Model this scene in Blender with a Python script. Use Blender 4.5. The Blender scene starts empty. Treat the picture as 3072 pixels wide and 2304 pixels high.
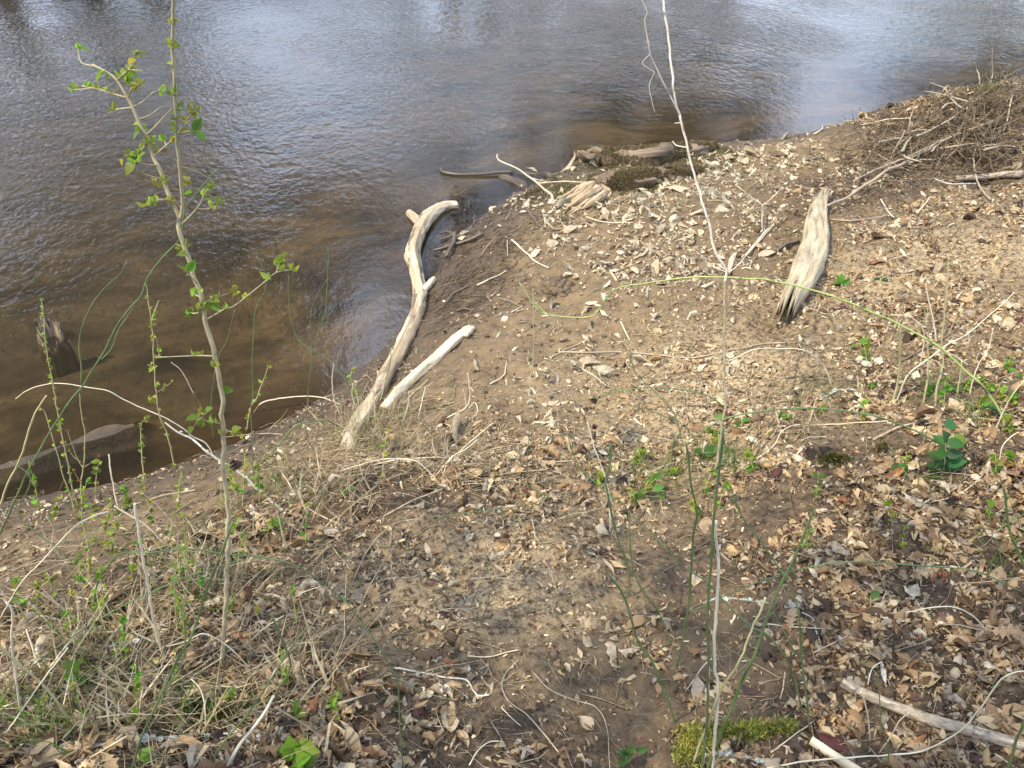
import bpy, math, random
import numpy as np
from mathutils import Vector, Matrix

R = math.radians
rng = np.random.default_rng(11)
random.seed(11)
SC = bpy.context.scene
COL = SC.collection

# ------------------------------------------------------------------ camera, world, sun, exposure
CAM_Z, PITCH, HFOV = 3.8, 38.0, 67.0
cam_data = bpy.data.cameras.new('camera')
cam_data.sensor_width = 36.0
cam_data.lens = 18.0 / math.tan(R(HFOV / 2))
cam_data.clip_end = 1000
cam = bpy.data.objects.new('camera', cam_data)
COL.objects.link(cam)
cam.location = (0, 0, CAM_Z)
cam.rotation_euler = (R(90 - PITCH), 0, 0)
SC.camera = cam

SUN_AZ, SUN_EL = -112.0, 55.0           # azimuth from +Y (ahead), negative = to the left
world = bpy.data.worlds.new('World')
SC.world = world
world.use_nodes = True
wn = world.node_tree.nodes
wl = world.node_tree.links
sky = wn.new('ShaderNodeTexSky')
sky.sky_type = 'NISHITA'
sky.sun_disc = False
sky.sun_elevation = R(SUN_EL)
sky.sun_rotation = R(SUN_AZ)
sky.air_density = 1.0
sky.dust_density = 0.2
sky.ozone_density = 1.6
# broken blue-white cloud added over the sky, placed and brightened for the water's reflections
_tc = wn.new('ShaderNodeTexCoord')
_mp = wn.new('ShaderNodeMapping'); _mp.inputs['Scale'].default_value = (1, 1, 1.9); _mp.inputs['Location'].default_value = (7.3, .7, 4.2)
wl.new(_tc.outputs['Generated'], _mp.inputs['Vector'])
_nz = wn.new('ShaderNodeTexNoise'); _nz.inputs['Scale'].default_value = 2.6; _nz.inputs['Detail'].default_value = 7; _nz.inputs['Roughness'].default_value = .58
wl.new(_mp.outputs[0], _nz.inputs['Vector'])
_cr = wn.new('ShaderNodeValToRGB'); _cr.color_ramp.elements[0].position = .42; _cr.color_ramp.elements[1].position = .62
wl.new(_nz.outputs['Fac'], _cr.inputs[0])
_mx = wn.new('ShaderNodeMix'); _mx.data_type = 'RGBA'
wl.new(_cr.outputs[0], _mx.inputs[0]); wl.new(sky.outputs[0], _mx.inputs[6]); _mx.inputs[7].default_value = (12.0, 13.6, 17.0, 1)
wl.new(_mx.outputs[2], wn['Background'].inputs[0])
wn['Background'].inputs[1].default_value = 0.15

sun_data = bpy.data.lights.new('sun', 'SUN')
sun_data.energy = 3.9
sun_data.angle = R(0.55)
sun_data.color = (1.0, 0.88, 0.68)
sun = bpy.data.objects.new('sun', sun_data)
COL.objects.link(sun)
sun.location = (0, 10, 30)
_sd = Vector((math.sin(R(SUN_AZ)) * math.cos(R(SUN_EL)), math.cos(R(SUN_AZ)) * math.cos(R(SUN_EL)), math.sin(R(SUN_EL))))
sun.rotation_euler = (-_sd).to_track_quat('-Z', 'Y').to_euler()

SC.view_settings.view_transform = 'Standard'
SC.view_settings.look = 'None'
SC.view_settings.gamma = 1.0
SC.view_settings.use_curve_mapping = False
SC.view_settings.exposure = 0.52
SC.render.engine = 'CYCLES'
SC.cycles.max_bounces = 6
SC.cycles.transparent_max_bounces = 8
SC.cycles.caustics_reflective = False
SC.cycles.caustics_refractive = False

# ------------------------------------------------------------------ small maths
FPX = 1536.0 / math.tan(R(HFOV / 2))
CP, SP = math.cos(R(PITCH)), math.sin(R(PITCH))
CAM = np.array([0.0, 0.0, CAM_Z])

def rays(p):
    """direction of the sight line through picture points (3072 x 2304 grid)"""
    p = np.atleast_2d(np.asarray(p, float))
    u = (p[:, 0] - 1536) / FPX
    v = (1152 - p[:, 1]) / FPX
    return np.stack([u, CP + v * SP, -SP + v * CP], 1)

def project(w):
    w = np.atleast_2d(w) - CAM
    dep = w[:, 1] * CP - w[:, 2] * SP
    up = w[:, 1] * SP + w[:, 2] * CP
    dep = np.where(dep < 0.05, 0.05, dep)
    return np.stack([1536 + FPX * w[:, 0] / dep, 1152 - FPX * up / dep], 1), dep

def Z(ox, oy, *pts):
    """points read off a 2.16x enlargement of the photograph whose corner is (ox, oy)"""
    return [(ox + x / 2.16, oy + y / 2.16) for x, y in pts]
A1 = lambda *p: Z(0, 0, *p)
A2 = lambda *p: Z(1024, 0, *p)
A3 = lambda *p: Z(2048, 0, *p)
A4 = lambda *p: Z(0, 768, *p)
A5 = lambda *p: Z(1024, 768, *p)
A6 = lambda *p: Z(2048, 768, *p)
A7 = lambda *p: Z(0, 1536, *p)
A8 = lambda *p: Z(1024, 1536, *p)
A9 = lambda *p: Z(2048, 1536, *p)

def smooth(a, b, x):
    t = np.clip((x - a) / (b - a), 0, 1)
    return t * t * (3 - 2 * t)

_perm = np.random.default_rng(5).integers(0, 256, 65536)
def _hash(ix, iy, seed):
    return _perm[(ix * 1619 + iy * 31337 + seed * 6971) & 65535] / 255.0
def vnoise(x, y, seed=0):
    ix = np.floor(x).astype(np.int64); iy = np.floor(y).astype(np.int64)
    fx = x - ix; fy = y - iy
    fx = fx * fx * (3 - 2 * fx); fy = fy * fy * (3 - 2 * fy)
    a = _hash(ix, iy, seed); b = _hash(ix + 1, iy, seed); c = _hash(ix, iy + 1, seed); d = _hash(ix + 1, iy + 1, seed)
    return (a * (1 - fx) + b * fx) * (1 - fy) + (c * (1 - fx) + d * fx) * fy - 0.5
def fbm(x, y, seed=0, octs=4, gain=0.5):
    s = 0; amp = 1
    for o in range(octs):
        s = s + amp * vnoise(x, y, seed + o * 13)
        x = x * 2.03 + 7.1; y = y * 2.03 + 3.7; amp *= gain
    return s

# ------------------------------------------------------------------ terrain
_shore_px = [(-500, 1590), (-200, 1555), (0, 1520), (200, 1480), (380, 1450), (560, 1395), (740, 1325), (860, 1265), (980, 1195), (1080, 1125), (1180, 1020),
             (1270, 905), (1310, 820), (1330, 740), (1400, 690), (1470, 640), (1540, 585), (1600, 560), (1690, 525), (1745, 470),
             (1860, 452), (2000, 448), (2120, 436), (2280, 424), (2420, 410), (2560, 385), (2680, 345), (2800, 300), (2920, 270), (3072, 225), (3250, 180)]
_r = rays(_shore_px)
_t = -CAM_Z / _r[:, 2]
SHORE = CAM + _r * _t[:, None]
SHORE = SHORE[:, :2]
SHORE = np.vstack([SHORE[0] + (SHORE[0] - SHORE[1]) / np.linalg.norm(SHORE[0] - SHORE[1]) * 0 + np.array([-120, -22]), SHORE, SHORE[-1] + np.array([150, 100])])

def shore_dist(x, y):
    best = np.full(x.shape, 1e9); sgn = np.zeros(x.shape)
    for a, b in zip(SHORE[:-1], SHORE[1:]):
        d = b - a; L2 = d @ d
        t = np.clip(((x - a[0]) * d[0] + (y - a[1]) * d[1]) / L2, 0, 1)
        ex = x - (a[0] + t * d[0]); ey = y - (a[1] + t * d[1])
        q = ex * ex + ey * ey
        cr = d[0] * (y - a[1]) - d[1] * (x - a[0])
        m = q < best
        best = np.where(m, q, best); sgn = np.where(m, -np.sign(cr), sgn)
    return np.sqrt(best) * sgn        # positive on the near bank

def smin(a, b, k):
    h = np.clip(0.5 + 0.5 * (b - a) / k, 0, 1)
    return b * (1 - h) + a * h - k * h * (1 - h)

def gpt(px, py, z=0.0):
    r = rays((px, py))[0]
    return CAM + r * ((z - CAM_Z) / r[2])

_mound = gpt(2960, 400, 0.35)[:2]
_banks = [(*gpt(x, y, .1)[:2],   .42, .09) for x, y in ((1745, 530), (1800, 515), (1860, 510), (1930, 500), (2000, 490), (2070, 465), (1790, 560), (1860, 552), (1930, 545), (2000, 530), (1690, 560))] 
print(_banks[:3])
_ridge = [gpt(*p)[:2] for p in ((-150, 1440), (60, 1385), (210, 1330), (320, 1295), (400, 1275))]

def land(x, y):
    d = shore_dist(x, y)
    wl_ = 1 - smooth(-1.8, 1.0, x)
    slope = 0.24 + 0.26 * wl_
    plane = 2.0 - 0.205 * y + 0.03 * x
    plane = -smin(-plane, -0.24 + 0 * plane, 0.3)
    zl = smin(0.03 + slope * np.maximum(d, 0), plane, 0.35)
    bed = -0.05 - 0.75 * (1 - np.exp(np.minimum(d, 0) / 3.5)) + 0.05
    z = np.where(d > 0, zl, bed)
    # shelf of mud falls a little at the very edge
    z = z + 0.02 * smooth(-0.05, 0.25, d)
    # mound with the brush pile, top right
    q = ((x - _mound[0]) / 1.7) ** 2 + ((y - _mound[1]) / 1.2) ** 2
    z = z + 0.62 * np.exp(-q) * smooth(-0.2, 0.7, d)
    hump = np.zeros(x.shape)
    for (bx, by, br, bh) in _banks:
        hump = np.maximum(hump, bh * np.exp(-((x - bx) / br) ** 2 - ((y - by) / br) ** 2))
    z = z + hump * smooth(-0.10, 0.35, d)
    # ridge of silt just breaking the water on the left
    rd = np.full(x.shape, 1e9)
    for a, b in zip(_ridge[:-1], _ridge[1:]):
        e = b - a
        t = np.clip(((x - a[0]) * e[0] + (y - a[1]) * e[1]) / (e @ e), 0, 1)
        rd = np.minimum(rd, np.hypot(x - a[0] - t * e[0], y - a[1] - t * e[1]))
    z = np.where(d < 0.1, np.maximum(z, 0.004 - 4.0 * rd * rd - 0.22 * rd + 0.05 * vnoise(x * 3.3, y * 3.3, 3) + 0.03 * vnoise(x * 9, y * 9, 4)), z)
    # far bank
    far = (y - 0.78 * x - 33.0) / 1.268 + 1.2 * vnoise(x * 0.15, y * 0.15, 9)
    z = np.where(far > -3, np.maximum(z, smin(0.35 * far, 2.2 + 0.03 * far, 0.8)), z)
    return z, d

def detail(x, y, d):
    on = smooth(0.05, 1.4, d)
    n = 0.11 * fbm(x * 1.1, y * 1.1, 21, 3) * on
    n += 0.075 * fbm(x * 4.2, y * 4.2, 31, 3) * (0.25 + 0.75 * on) * smooth(-0.6, 0.1, d)
    n += 0.036 * fbm(x * 13, y * 13, 41, 2) * smooth(-0.1, 0.3, d)
    n += 0.10 * fbm(x * 0.9, y * 0.9, 51, 3) * smooth(-0.3, -1.2, d)
    return n

def _lines(lo, hi, step, far_lo, far_hi):
    mid = np.arange(lo, hi + 1e-6, step)
    out = []; s = step; v = hi
    while v < far_hi:
        s *= 1.35; v += s; out.append(v)
    pre = []; s = step; v = lo
    while v > far_lo:
        s *= 1.35; v -= s; pre.append(v)
    return np.array(pre[::-1] + list(mid) + out)
XS = _lines(-7.5, 10.5, 0.042, -400, 400)
YS = _lines(-0.6, 16.0, 0.042, -200, 500)
GX, GY = np.meshgrid(XS, YS)
GZ, GD = land(GX, GY)
GZ = GZ + detail(GX, GY, GD)

def grid_at(G, x, y):
    ix = np.clip(np.searchsorted(XS, x) - 1, 0, len(XS) - 2)
    iy = np.clip(np.searchsorted(YS, y) - 1, 0, len(YS) - 2)
    fx = (x - XS[ix]) / (XS[ix + 1] - XS[ix]); fy = (y - YS[iy]) / (YS[iy + 1] - YS[iy])
    return (G[iy, ix] * (1 - fx) + G[iy, ix + 1] * fx) * (1 - fy) + (G[iy + 1, ix] * (1 - fx) + G[iy + 1, ix + 1] * fx) * fy

def hz(x, y):
    return grid_at(GZ, np.asarray(x, float), np.asarray(y, float))
def hd(x, y):
    return grid_at(GD, np.asarray(x, float), np.asarray(y, float))

def ground(pts, lift=0.0, water=True):
    """world points where the sight lines meet the ground (or the water)"""
    r = rays(pts)
    ts = np.geomspace(0.8, 45, 900)
    out = []
    for d in r:
        p = CAM + d * ts[:, None]
        g = hz(p[:, 0], p[:, 1])
        if water: g = np.maximum(g, 0)
        g = g + lift
        below = p[:, 2] < g
        k = int(np.argmax(below)) if below.any() else len(ts) - 1
        lo, hi = ts[max(k - 1, 0)], ts[k]
        for _ in range(14):
            m = (lo + hi) / 2; q = CAM + d * m
            gg = hz(q[0], q[1]); gg = max(gg, 0) if water else gg
            if q[2] < gg + lift: hi = m
            else: lo = m
        out.append(CAM + d * hi)
    return np.array(out)

def on_plane(pts, ys):
    r = rays(pts)
    return CAM + r * (np.asarray(ys, float) / r[:, 1])[:, None]

def normal_at(x, y, e=0.06):
    nx = -(hz(x + e, y) - hz(x - e, y)) / (2 * e)
    ny = -(hz(x, y + e) - hz(x, y - e)) / (2 * e)
    n = np.stack([nx, ny, np.ones_like(nx)], -1)
    return n / np.linalg.norm(n, axis=-1, keepdims=True)

# control points read from the photograph: leaf density, tan chaff, paleness of the leaves, dead grass
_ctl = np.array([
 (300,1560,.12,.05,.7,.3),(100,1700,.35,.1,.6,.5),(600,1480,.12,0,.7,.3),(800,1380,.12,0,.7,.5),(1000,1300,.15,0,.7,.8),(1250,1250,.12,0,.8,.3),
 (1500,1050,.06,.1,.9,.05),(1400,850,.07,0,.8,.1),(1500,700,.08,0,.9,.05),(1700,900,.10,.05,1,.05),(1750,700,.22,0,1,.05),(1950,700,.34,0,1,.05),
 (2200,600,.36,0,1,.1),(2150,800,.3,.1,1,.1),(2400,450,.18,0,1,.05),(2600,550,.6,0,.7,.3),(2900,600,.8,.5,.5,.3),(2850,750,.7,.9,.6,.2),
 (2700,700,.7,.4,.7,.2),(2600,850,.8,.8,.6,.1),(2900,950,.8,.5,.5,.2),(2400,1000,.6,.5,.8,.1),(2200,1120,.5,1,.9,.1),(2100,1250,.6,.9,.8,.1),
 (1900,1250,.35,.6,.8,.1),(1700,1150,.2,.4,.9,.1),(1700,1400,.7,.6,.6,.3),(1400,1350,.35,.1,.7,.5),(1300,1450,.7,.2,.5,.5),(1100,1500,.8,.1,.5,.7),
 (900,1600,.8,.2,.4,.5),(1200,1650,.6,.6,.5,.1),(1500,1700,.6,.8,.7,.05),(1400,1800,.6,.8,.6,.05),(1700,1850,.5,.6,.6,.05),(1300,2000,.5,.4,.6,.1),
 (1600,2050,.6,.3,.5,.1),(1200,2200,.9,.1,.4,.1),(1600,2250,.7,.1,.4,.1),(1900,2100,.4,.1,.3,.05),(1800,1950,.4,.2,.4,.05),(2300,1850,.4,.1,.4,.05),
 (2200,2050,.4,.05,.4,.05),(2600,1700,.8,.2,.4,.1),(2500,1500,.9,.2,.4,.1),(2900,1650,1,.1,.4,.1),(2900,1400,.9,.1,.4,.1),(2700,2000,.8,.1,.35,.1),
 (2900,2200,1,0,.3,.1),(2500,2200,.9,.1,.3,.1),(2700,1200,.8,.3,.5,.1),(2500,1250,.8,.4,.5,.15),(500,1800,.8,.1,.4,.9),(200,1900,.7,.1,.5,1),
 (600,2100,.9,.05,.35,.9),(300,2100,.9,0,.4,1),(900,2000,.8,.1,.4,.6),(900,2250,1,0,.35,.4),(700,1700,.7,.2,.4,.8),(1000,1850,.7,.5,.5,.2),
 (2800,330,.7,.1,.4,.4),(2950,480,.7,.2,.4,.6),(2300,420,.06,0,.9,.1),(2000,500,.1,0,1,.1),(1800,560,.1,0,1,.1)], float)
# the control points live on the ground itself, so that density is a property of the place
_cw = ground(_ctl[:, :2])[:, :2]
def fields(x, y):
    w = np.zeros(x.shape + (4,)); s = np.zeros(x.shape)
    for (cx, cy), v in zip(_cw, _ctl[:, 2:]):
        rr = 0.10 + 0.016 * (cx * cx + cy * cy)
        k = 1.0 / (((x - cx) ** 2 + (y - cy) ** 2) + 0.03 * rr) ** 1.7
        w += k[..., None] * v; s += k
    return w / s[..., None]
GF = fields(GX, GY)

# ------------------------------------------------------------------ mesh helpers
def mesh_np(name, V, F, mats, smooth_=True, attrs=None):
    """V (n,3); F either (m,k) array or list of tuples"""
    me = bpy.data.meshes.new(name)
    V = np.asarray(V, np.float32)
    if isinstance(F, np.ndarray):
        k = F.shape[1]; m = F.shape[0]
        me.vertices.add(len(V)); me.vertices.foreach_set('co', V.ravel())
        me.loops.add(m * k); me.loops.foreach_set('vertex_index', F.astype(np.int32).ravel())
        me.polygons.add(m)
        me.polygons.foreach_set('loop_start', (np.arange(m) * k).astype(np.int32))
        me.polygons.foreach_set('loop_total', np.full(m, k, np.int32))
        me.update(calc_edges=True)
    else:
        me.from_pydata(V.tolist(), [], F)
    if smooth_:
        me.polygons.foreach_set('use_smooth', np.ones(len(me.polygons), bool))
    for a, (kind, data) in (attrs or {}).items():
        at = me.attributes.new(a, kind, 'POINT')
        key = 'color' if kind == 'FLOAT_COLOR' else ('vector' if kind == 'FLOAT_VECTOR' else 'value')
        at.data.foreach_set(key, np.asarray(data, np.float32).ravel())
    for m_ in (mats if isinstance(mats, (list, tuple)) else [mats]):
        me.materials.append(m_)
    return me

def link(name, me, parent=None, loc=(0, 0, 0)):
    o = bpy.data.objects.new(name, me)
    COL.objects.link(o)
    o.location = loc
    if parent is not None: o.parent = parent
    return o

def tag(o, label=None, cat=None, group=None, kind=None):
    if label: o['label'] = label
    if cat: o['category'] = cat
    if group: o['group'] = group
    if kind: o['kind'] = kind
    return o

def empty(name, loc, label, cat, group=None):
    o = bpy.data.objects.new(name, None)
    o.empty_display_size = 0.1
    COL.objects.link(o)
    o.location = loc
    return tag(o, label, cat, group)

def catmull(P, step):
    P = np.asarray(P, float)
    if len(P) == 2:
        n = max(2, int(np.linalg.norm(P[1] - P[0]) / step) + 1)
        t = np.linspace(0, 1, n)[:, None]
        return P[0] * (1 - t) + P[1] * t, np.linspace(0, 1, n)
    Q = np.vstack([2 * P[0] - P[1], P, 2 * P[-1] - P[-2]])
    out = []; us = []
    for i in range(1, len(Q) - 2):
        n = max(1, int(np.ceil(np.linalg.norm(Q[i + 1] - Q[i]) / step)))
        for k in range(n):
            t = k / n
            out.append(0.5 * (2 * Q[i] + (Q[i + 1] - Q[i - 1]) * t + (2 * Q[i - 1] - 5 * Q[i] + 4 * Q[i + 1] - Q[i + 2]) * t * t
                              + (3 * Q[i] - Q[i - 1] - 3 * Q[i + 1] + Q[i + 2]) * t ** 3))
            us.append(i - 1 + t)
    out.append(P[-1]); us.append(len(P) - 1)
    return np.array(out), np.array(us) / (len(P) - 1)

def tube(path, rad, sides=6, rough=0.0, seed=0, cap=True):
    """returns V, F(list), attribute vectors (along, round)"""
    path = np.asarray(path, float); n = len(path)
    rad = np.broadcast_to(np.asarray(rad, float), (n,))
    T = np.gradient(path, axis=0)
    T /= np.linalg.norm(T, axis=1, keepdims=True) + 1e-12
    up = np.array([0, 0, 1.0]) if abs(T[0, 2]) < 0.9 else np.array([1.0, 0, 0])
    u = np.cross(T[0], up); u /= np.linalg.norm(u)
    rg = np.random.default_rng(seed)
    V = []; tv = []
    L = np.concatenate([[0], np.cumsum(np.linalg.norm(np.diff(path, axis=0), axis=1))])
    ang = np.arange(sides) * 2 * np.pi / sides
    for i in range(n):
        u = u - T[i] * (u @ T[i]); u /= np.linalg.norm(u) + 1e-12
        v = np.cross(T[i], u)
        rr = rad[i] * (1 + rough * (rg.random(sides) - 0.5) * 2)
        V.append(path[i] + (np.cos(ang) * rr)[:, None] * u + (np.sin(ang) * rr)[:, None] * v)
        tv.append(np.stack([np.full(sides, L[i]), np.cos(ang) * rad[i], np.sin(ang) * rad[i]], 1))
    V = np.vstack(V); tv = np.vstack(tv)
    F = []
    for i in range(n - 1):
        for k in range(sides):
            a = i * sides + k; b = i * sides + (k + 1) % sides
            F.append((a, b, b + sides, a + sides))
    if cap:
        F.append(tuple(range(sides))[::-1]); F.append(tuple(range((n - 1) * sides, n * sides)))
    return V, F, tv

class MB:
    def __init__(s): s.V = []; s.F = []; s.A = []; s.n = 0
    def add(s, V, F, tv=None):
        s.V.append(np.asarray(V)); s.F += [tuple(i + s.n for i in f) for f in F]
        s.A.append(tv if tv is not None else np.asarray(V)); s.n += len(V)
    def build(s, name, mat, parent=None, origin=(0, 0, 0), smooth_=True):
        V = np.vstack(s.V) - np.asarray(origin)
        me = mesh_np(name, V, s.F, mat, smooth_, {'tv': ('FLOAT_VECTOR', np.vstack(s.A))})
        return link(name, me, parent, (0, 0, 0) if parent is not None else origin)

# ------------------------------------------------------------------ materials
def nodes_of(name):
    m = bpy.data.materials.new(name); m.use_nodes = True
    nt = m.node_tree
    return m, nt, nt.nodes, nt.links, nt.nodes['Principled BSDF']

def ramp(N, L, fac, stops):
    r = N.new('ShaderNodeValToRGB')
    e = r.color_ramp.elements
    e[0].position, e[0].color = stops[0][0], (*stops[0][1], 1)
    e[1].position, e[1].color = stops[-1][0], (*stops[-1][1], 1)
    for p, c in stops[1:-1]:
        q = e.new(p); q.color = (*c, 1)
    L.new(fac, r.inputs[0])
    return r.outputs[0]

def noise(N, L, vec, scale, detail_=4, rough=0.55, dist=0.0):
    n = N.new('ShaderNodeTexNoise')
    n.inputs['Scale'].default_value = scale; n.inputs['Detail'].default_value = detail_
    n.inputs['Roughness'].default_value = rough; n.inputs['Distortion'].default_value = dist
    if vec is not None: L.new(vec, n.inputs['Vector'])
    return n.outputs['Fac']

def attr(N, name, out='Vector'):
    a = N.new('ShaderNodeAttribute'); a.attribute_name = name
    return a.outputs[out]

def mapping(N, L, vec, scale):
    m = N.new('ShaderNodeMapping'); m.inputs['Scale'].default_value = scale
    L.new(vec, m.inputs['Vector'])
    return m.outputs[0]

def bump(N, L, h, strength, dist, prev=None):
    b = N.new('ShaderNodeBump'); b.inputs['Strength'].default_value = strength; b.inputs['Distance'].default_value = dist
    L.new(h, b.inputs['Height'])
    if prev is not None: L.new(prev, b.inputs['Normal'])
    return b.outputs[0]

def mixc(N, L, fac, a, b, mode='MIX'):
    m = N.new('ShaderNodeMix'); m.data_type = 'RGBA'; m.blend_type = mode
    for s, v in ((0, fac), (6, a), (7, b)):
        if isinstance(v, (int, float)): m.inputs[s].default_value = v
        elif isinstance(v, tuple): m.inputs[s].default_value = (*v, 1)
        else: L.new(v, m.inputs[s])
    return m.outputs[2]

def math_(N, L, op, a, b=0.0, clamp=False):
    m = N.new('ShaderNodeMath'); m.operation = op; m.use_clamp = clamp
    for i, v in enumerate((a, b)):
        if isinstance(v, (int, float)): m.inputs[i].default_value = v
        else: L.new(v, m.inputs[i])
    return m.outputs[0]

def wood_mat(name, stops, along=3.0, around=40.0, rough=0.8, bstr=0.5, bdist=0.006, spots=None, spot_scale=14, spot_lim=0.6):
    m, nt, N, L, P = nodes_of(name)
    tv = attr(N, 'tv')
    v = mapping(N, L, tv, (along, around, around))
    n = noise(N, L, v, 1.0, 5, 0.65)
    c = ramp(N, L, n, stops)
    if spots:
        n2 = noise(N, L, mapping(N, L, tv, (.45, 2.2, 2.2)), spot_scale, 4, 0.65)
        f = ramp(N, L, n2, [(spot_lim, (0, 0, 0)), (spot_lim + 0.06, (1, 1, 1))])
        c = mixc(N, L, f, c, spots)
    L.new(c, P.inputs['Base Color']); P.inputs['Roughness'].default_value = rough
    L.new(bump(N, L, n, bstr, bdist), P.inputs['Normal'])
    return m

M = {}
M['drift'] = wood_mat('pale_driftwood', [(0.30, (.17, .125, .075)), (0.42, (.33, .255, .16)), (0.54, (.50, .41, .27)), (0.70, (.70, .62, .46))], 1.3, 18, bstr=0.6, spots=(.17, .125, .08), spot_scale=6, spot_lim=0.56)
M['peeled'] = wood_mat('peeled_wood', [(0.25, (.34, .25, .14)), (0.45, (.62, .51, .33)), (0.7, (.76, .68, .51))], 2.0, 26, bstr=0.6)
M['grey_wood'] = wood_mat('weathered_grey_wood', [(0.30, (.14, .11, .07)), (0.40, (.36, .295, .19)), (0.56, (.47, .40, .27)), (0.70, (.60, .53, .39))], 5, 24, bstr=1.0, bdist=0.02)
M['wet_wood'] = wood_mat('wet_dark_wood', [(0.3, (.05, .037, .025)), (0.6, (.13, .098, .066))], 2, 18, rough=0.35)
M['rot_wood'] = wood_mat('rotten_wood', [(0.3, (.06, .041, .026)), (0.5, (.19, .135, .085)), (0.7, (.33, .25, .16))], 3, 30, rough=0.75, bstr=1.0, bdist=0.02)
M['bark'] = wood_mat('sapling_bark', [(0.3, (.27, .22, .115)), (0.6, (.45, .385, .22))], 30, 60, bstr=0.3, bdist=0.002)
M['pale_bark'] = wood_mat('pale_lichened_bark', [(0.3, (.40, .35, .25)), (0.5, (.60, .54, .42)), (0.65, (.70, .66, .56))], 14, 50, bstr=0.3, bdist=0.002, spots=(.24, .20, .14), spot_scale=24, spot_lim=0.58)
M['branch'] = wood_mat('grey_branch_bark', [(0.3, (.13, .10, .07)), (0.5, (.30, .24, .17)), (0.66, (.44, .36, .25))], 26, 60, bstr=0.6, bdist=0.004, spots=(.50, .42, .30), spot_scale=40, spot_lim=0.55)
M['lichen_bark'] = wood_mat('lichened_stick', [(0.3, (.18, .15, .11)), (0.6, (.36, .33, .26))], 20, 60, bstr=0.5, bdist=0.003, spots=(.50, .53, .48), spot_scale=32, spot_lim=0.56)
M['mud_wood'] = wood_mat('mud_stained_wood', [(0.30, (.15, .105, .062)), (0.5, (.30, .22, .135)), (0.70, (.46, .36, .23))], 1.3, 18, bstr=.6)
M['brown_shade_bark'] = wood_mat('brown_bark_with_shade', [(0.3, (.20, .16, .095)), (0.6, (.38, .32, .20))], 30, 60, bstr=.3, bdist=.002)  # brown bark; on the pale sapling's lower stem it stands for shade
M['stalk'] = wood_mat('dead_pale_stalk', [(0.3, (.52, .43, .27)), (0.6, (.74, .66, .48))], 10, 80, bstr=0.2, bdist=0.001)
M['twig'] = wood_mat('grey_brown_twig', [(0.3, (.24, .185, .12)), (0.6, (.44, .36, .25))], 10, 80, bstr=0.2, bdist=0.001)
M['dark_twig'] = wood_mat('dark_wet_twig', [(0.3, (.055, .042, .03)), (0.6, (.15, .115, .08))], 10, 80, rough=0.5, bstr=0.2, bdist=0.001)
M['brier'] = wood_mat('green_brier_stem', [(0.3, (.06, .10, .035)), (0.6, (.14, .20, .07))], 8, 60, rough=0.45, bstr=0.1, bdist=0.001, spots=(.22, .19, .10), spot_scale=30, spot_lim=0.64)
M['bright_brier'] = wood_mat('bright_green_stem', [(0.3, (.20, .26, .06)), (0.6, (.36, .42, .13))], 8, 60, rough=0.42, bstr=0.1, bdist=0.001, spots=(.06, .08, .03), spot_scale=12, spot_lim=0.58)
M['weed_stem'] = wood_mat('weed_stem', [(0.3, (.32, .29, .13)), (0.6, (.50, .46, .24))], 12, 80, bstr=0.1, bdist=0.001)
M['splinter'] = wood_mat('splintered_wood', [(0.28, (.08, .05, .028)), (0.45, (.34, .245, .14)), (0.7, (.60, .49, .32))], 1.6, 36, bstr=1.0, bdist=0.012)

def leaf_mat(name, source, trans=0.25, rough=0.7, spot=True):
    m, nt, N, L, P = nodes_of(name)
    if source == 'object':
        oi = N.new('ShaderNodeObjectInfo'); c = oi.outputs['Color']
    else:
        c = attr(N, source, 'Color')
    tc = N.new('ShaderNodeTexCoord')
    n = noise(N, L, tc.outputs['Object'], 40, 3)
    v = ramp(N, L, n, [(0.3, (.62, .60, .58)), (0.65, (1.18, 1.16, 1.12))])
    c2 = mixc(N, L, 1.0, c, v, 'MULTIPLY')
    L.new(c2, P.inputs['Base Color'])
    P.inputs['Roughness'].default_value = rough
    P.inputs['Specular IOR Level'].default_value = 0.25
    tr = N.new('ShaderNodeBsdfTranslucent'); L.new(c2, tr.inputs['Color'])
    mx = N.new('ShaderNodeMixShader'); mx.inputs[0].default_value = trans
    L.new(P.outputs[0], mx.inputs[1]); L.new(tr.outputs[0], mx.inputs[2])
    L.new(mx.outputs[0], N['Material Output'].inputs['Surface'])
    return m
M['leaf_obj'] = leaf_mat('dead_leaf', 'object', 0.22)
M['leaf_col'] = leaf_mat('dead_leaf_litter', 'col', 0.22)
M['green_obj'] = leaf_mat('green_leaf', 'object', 0.5, 0.45)
M['green_col'] = leaf_mat('green_leaf_mass', 'col', 0.38, 0.5)

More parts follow.
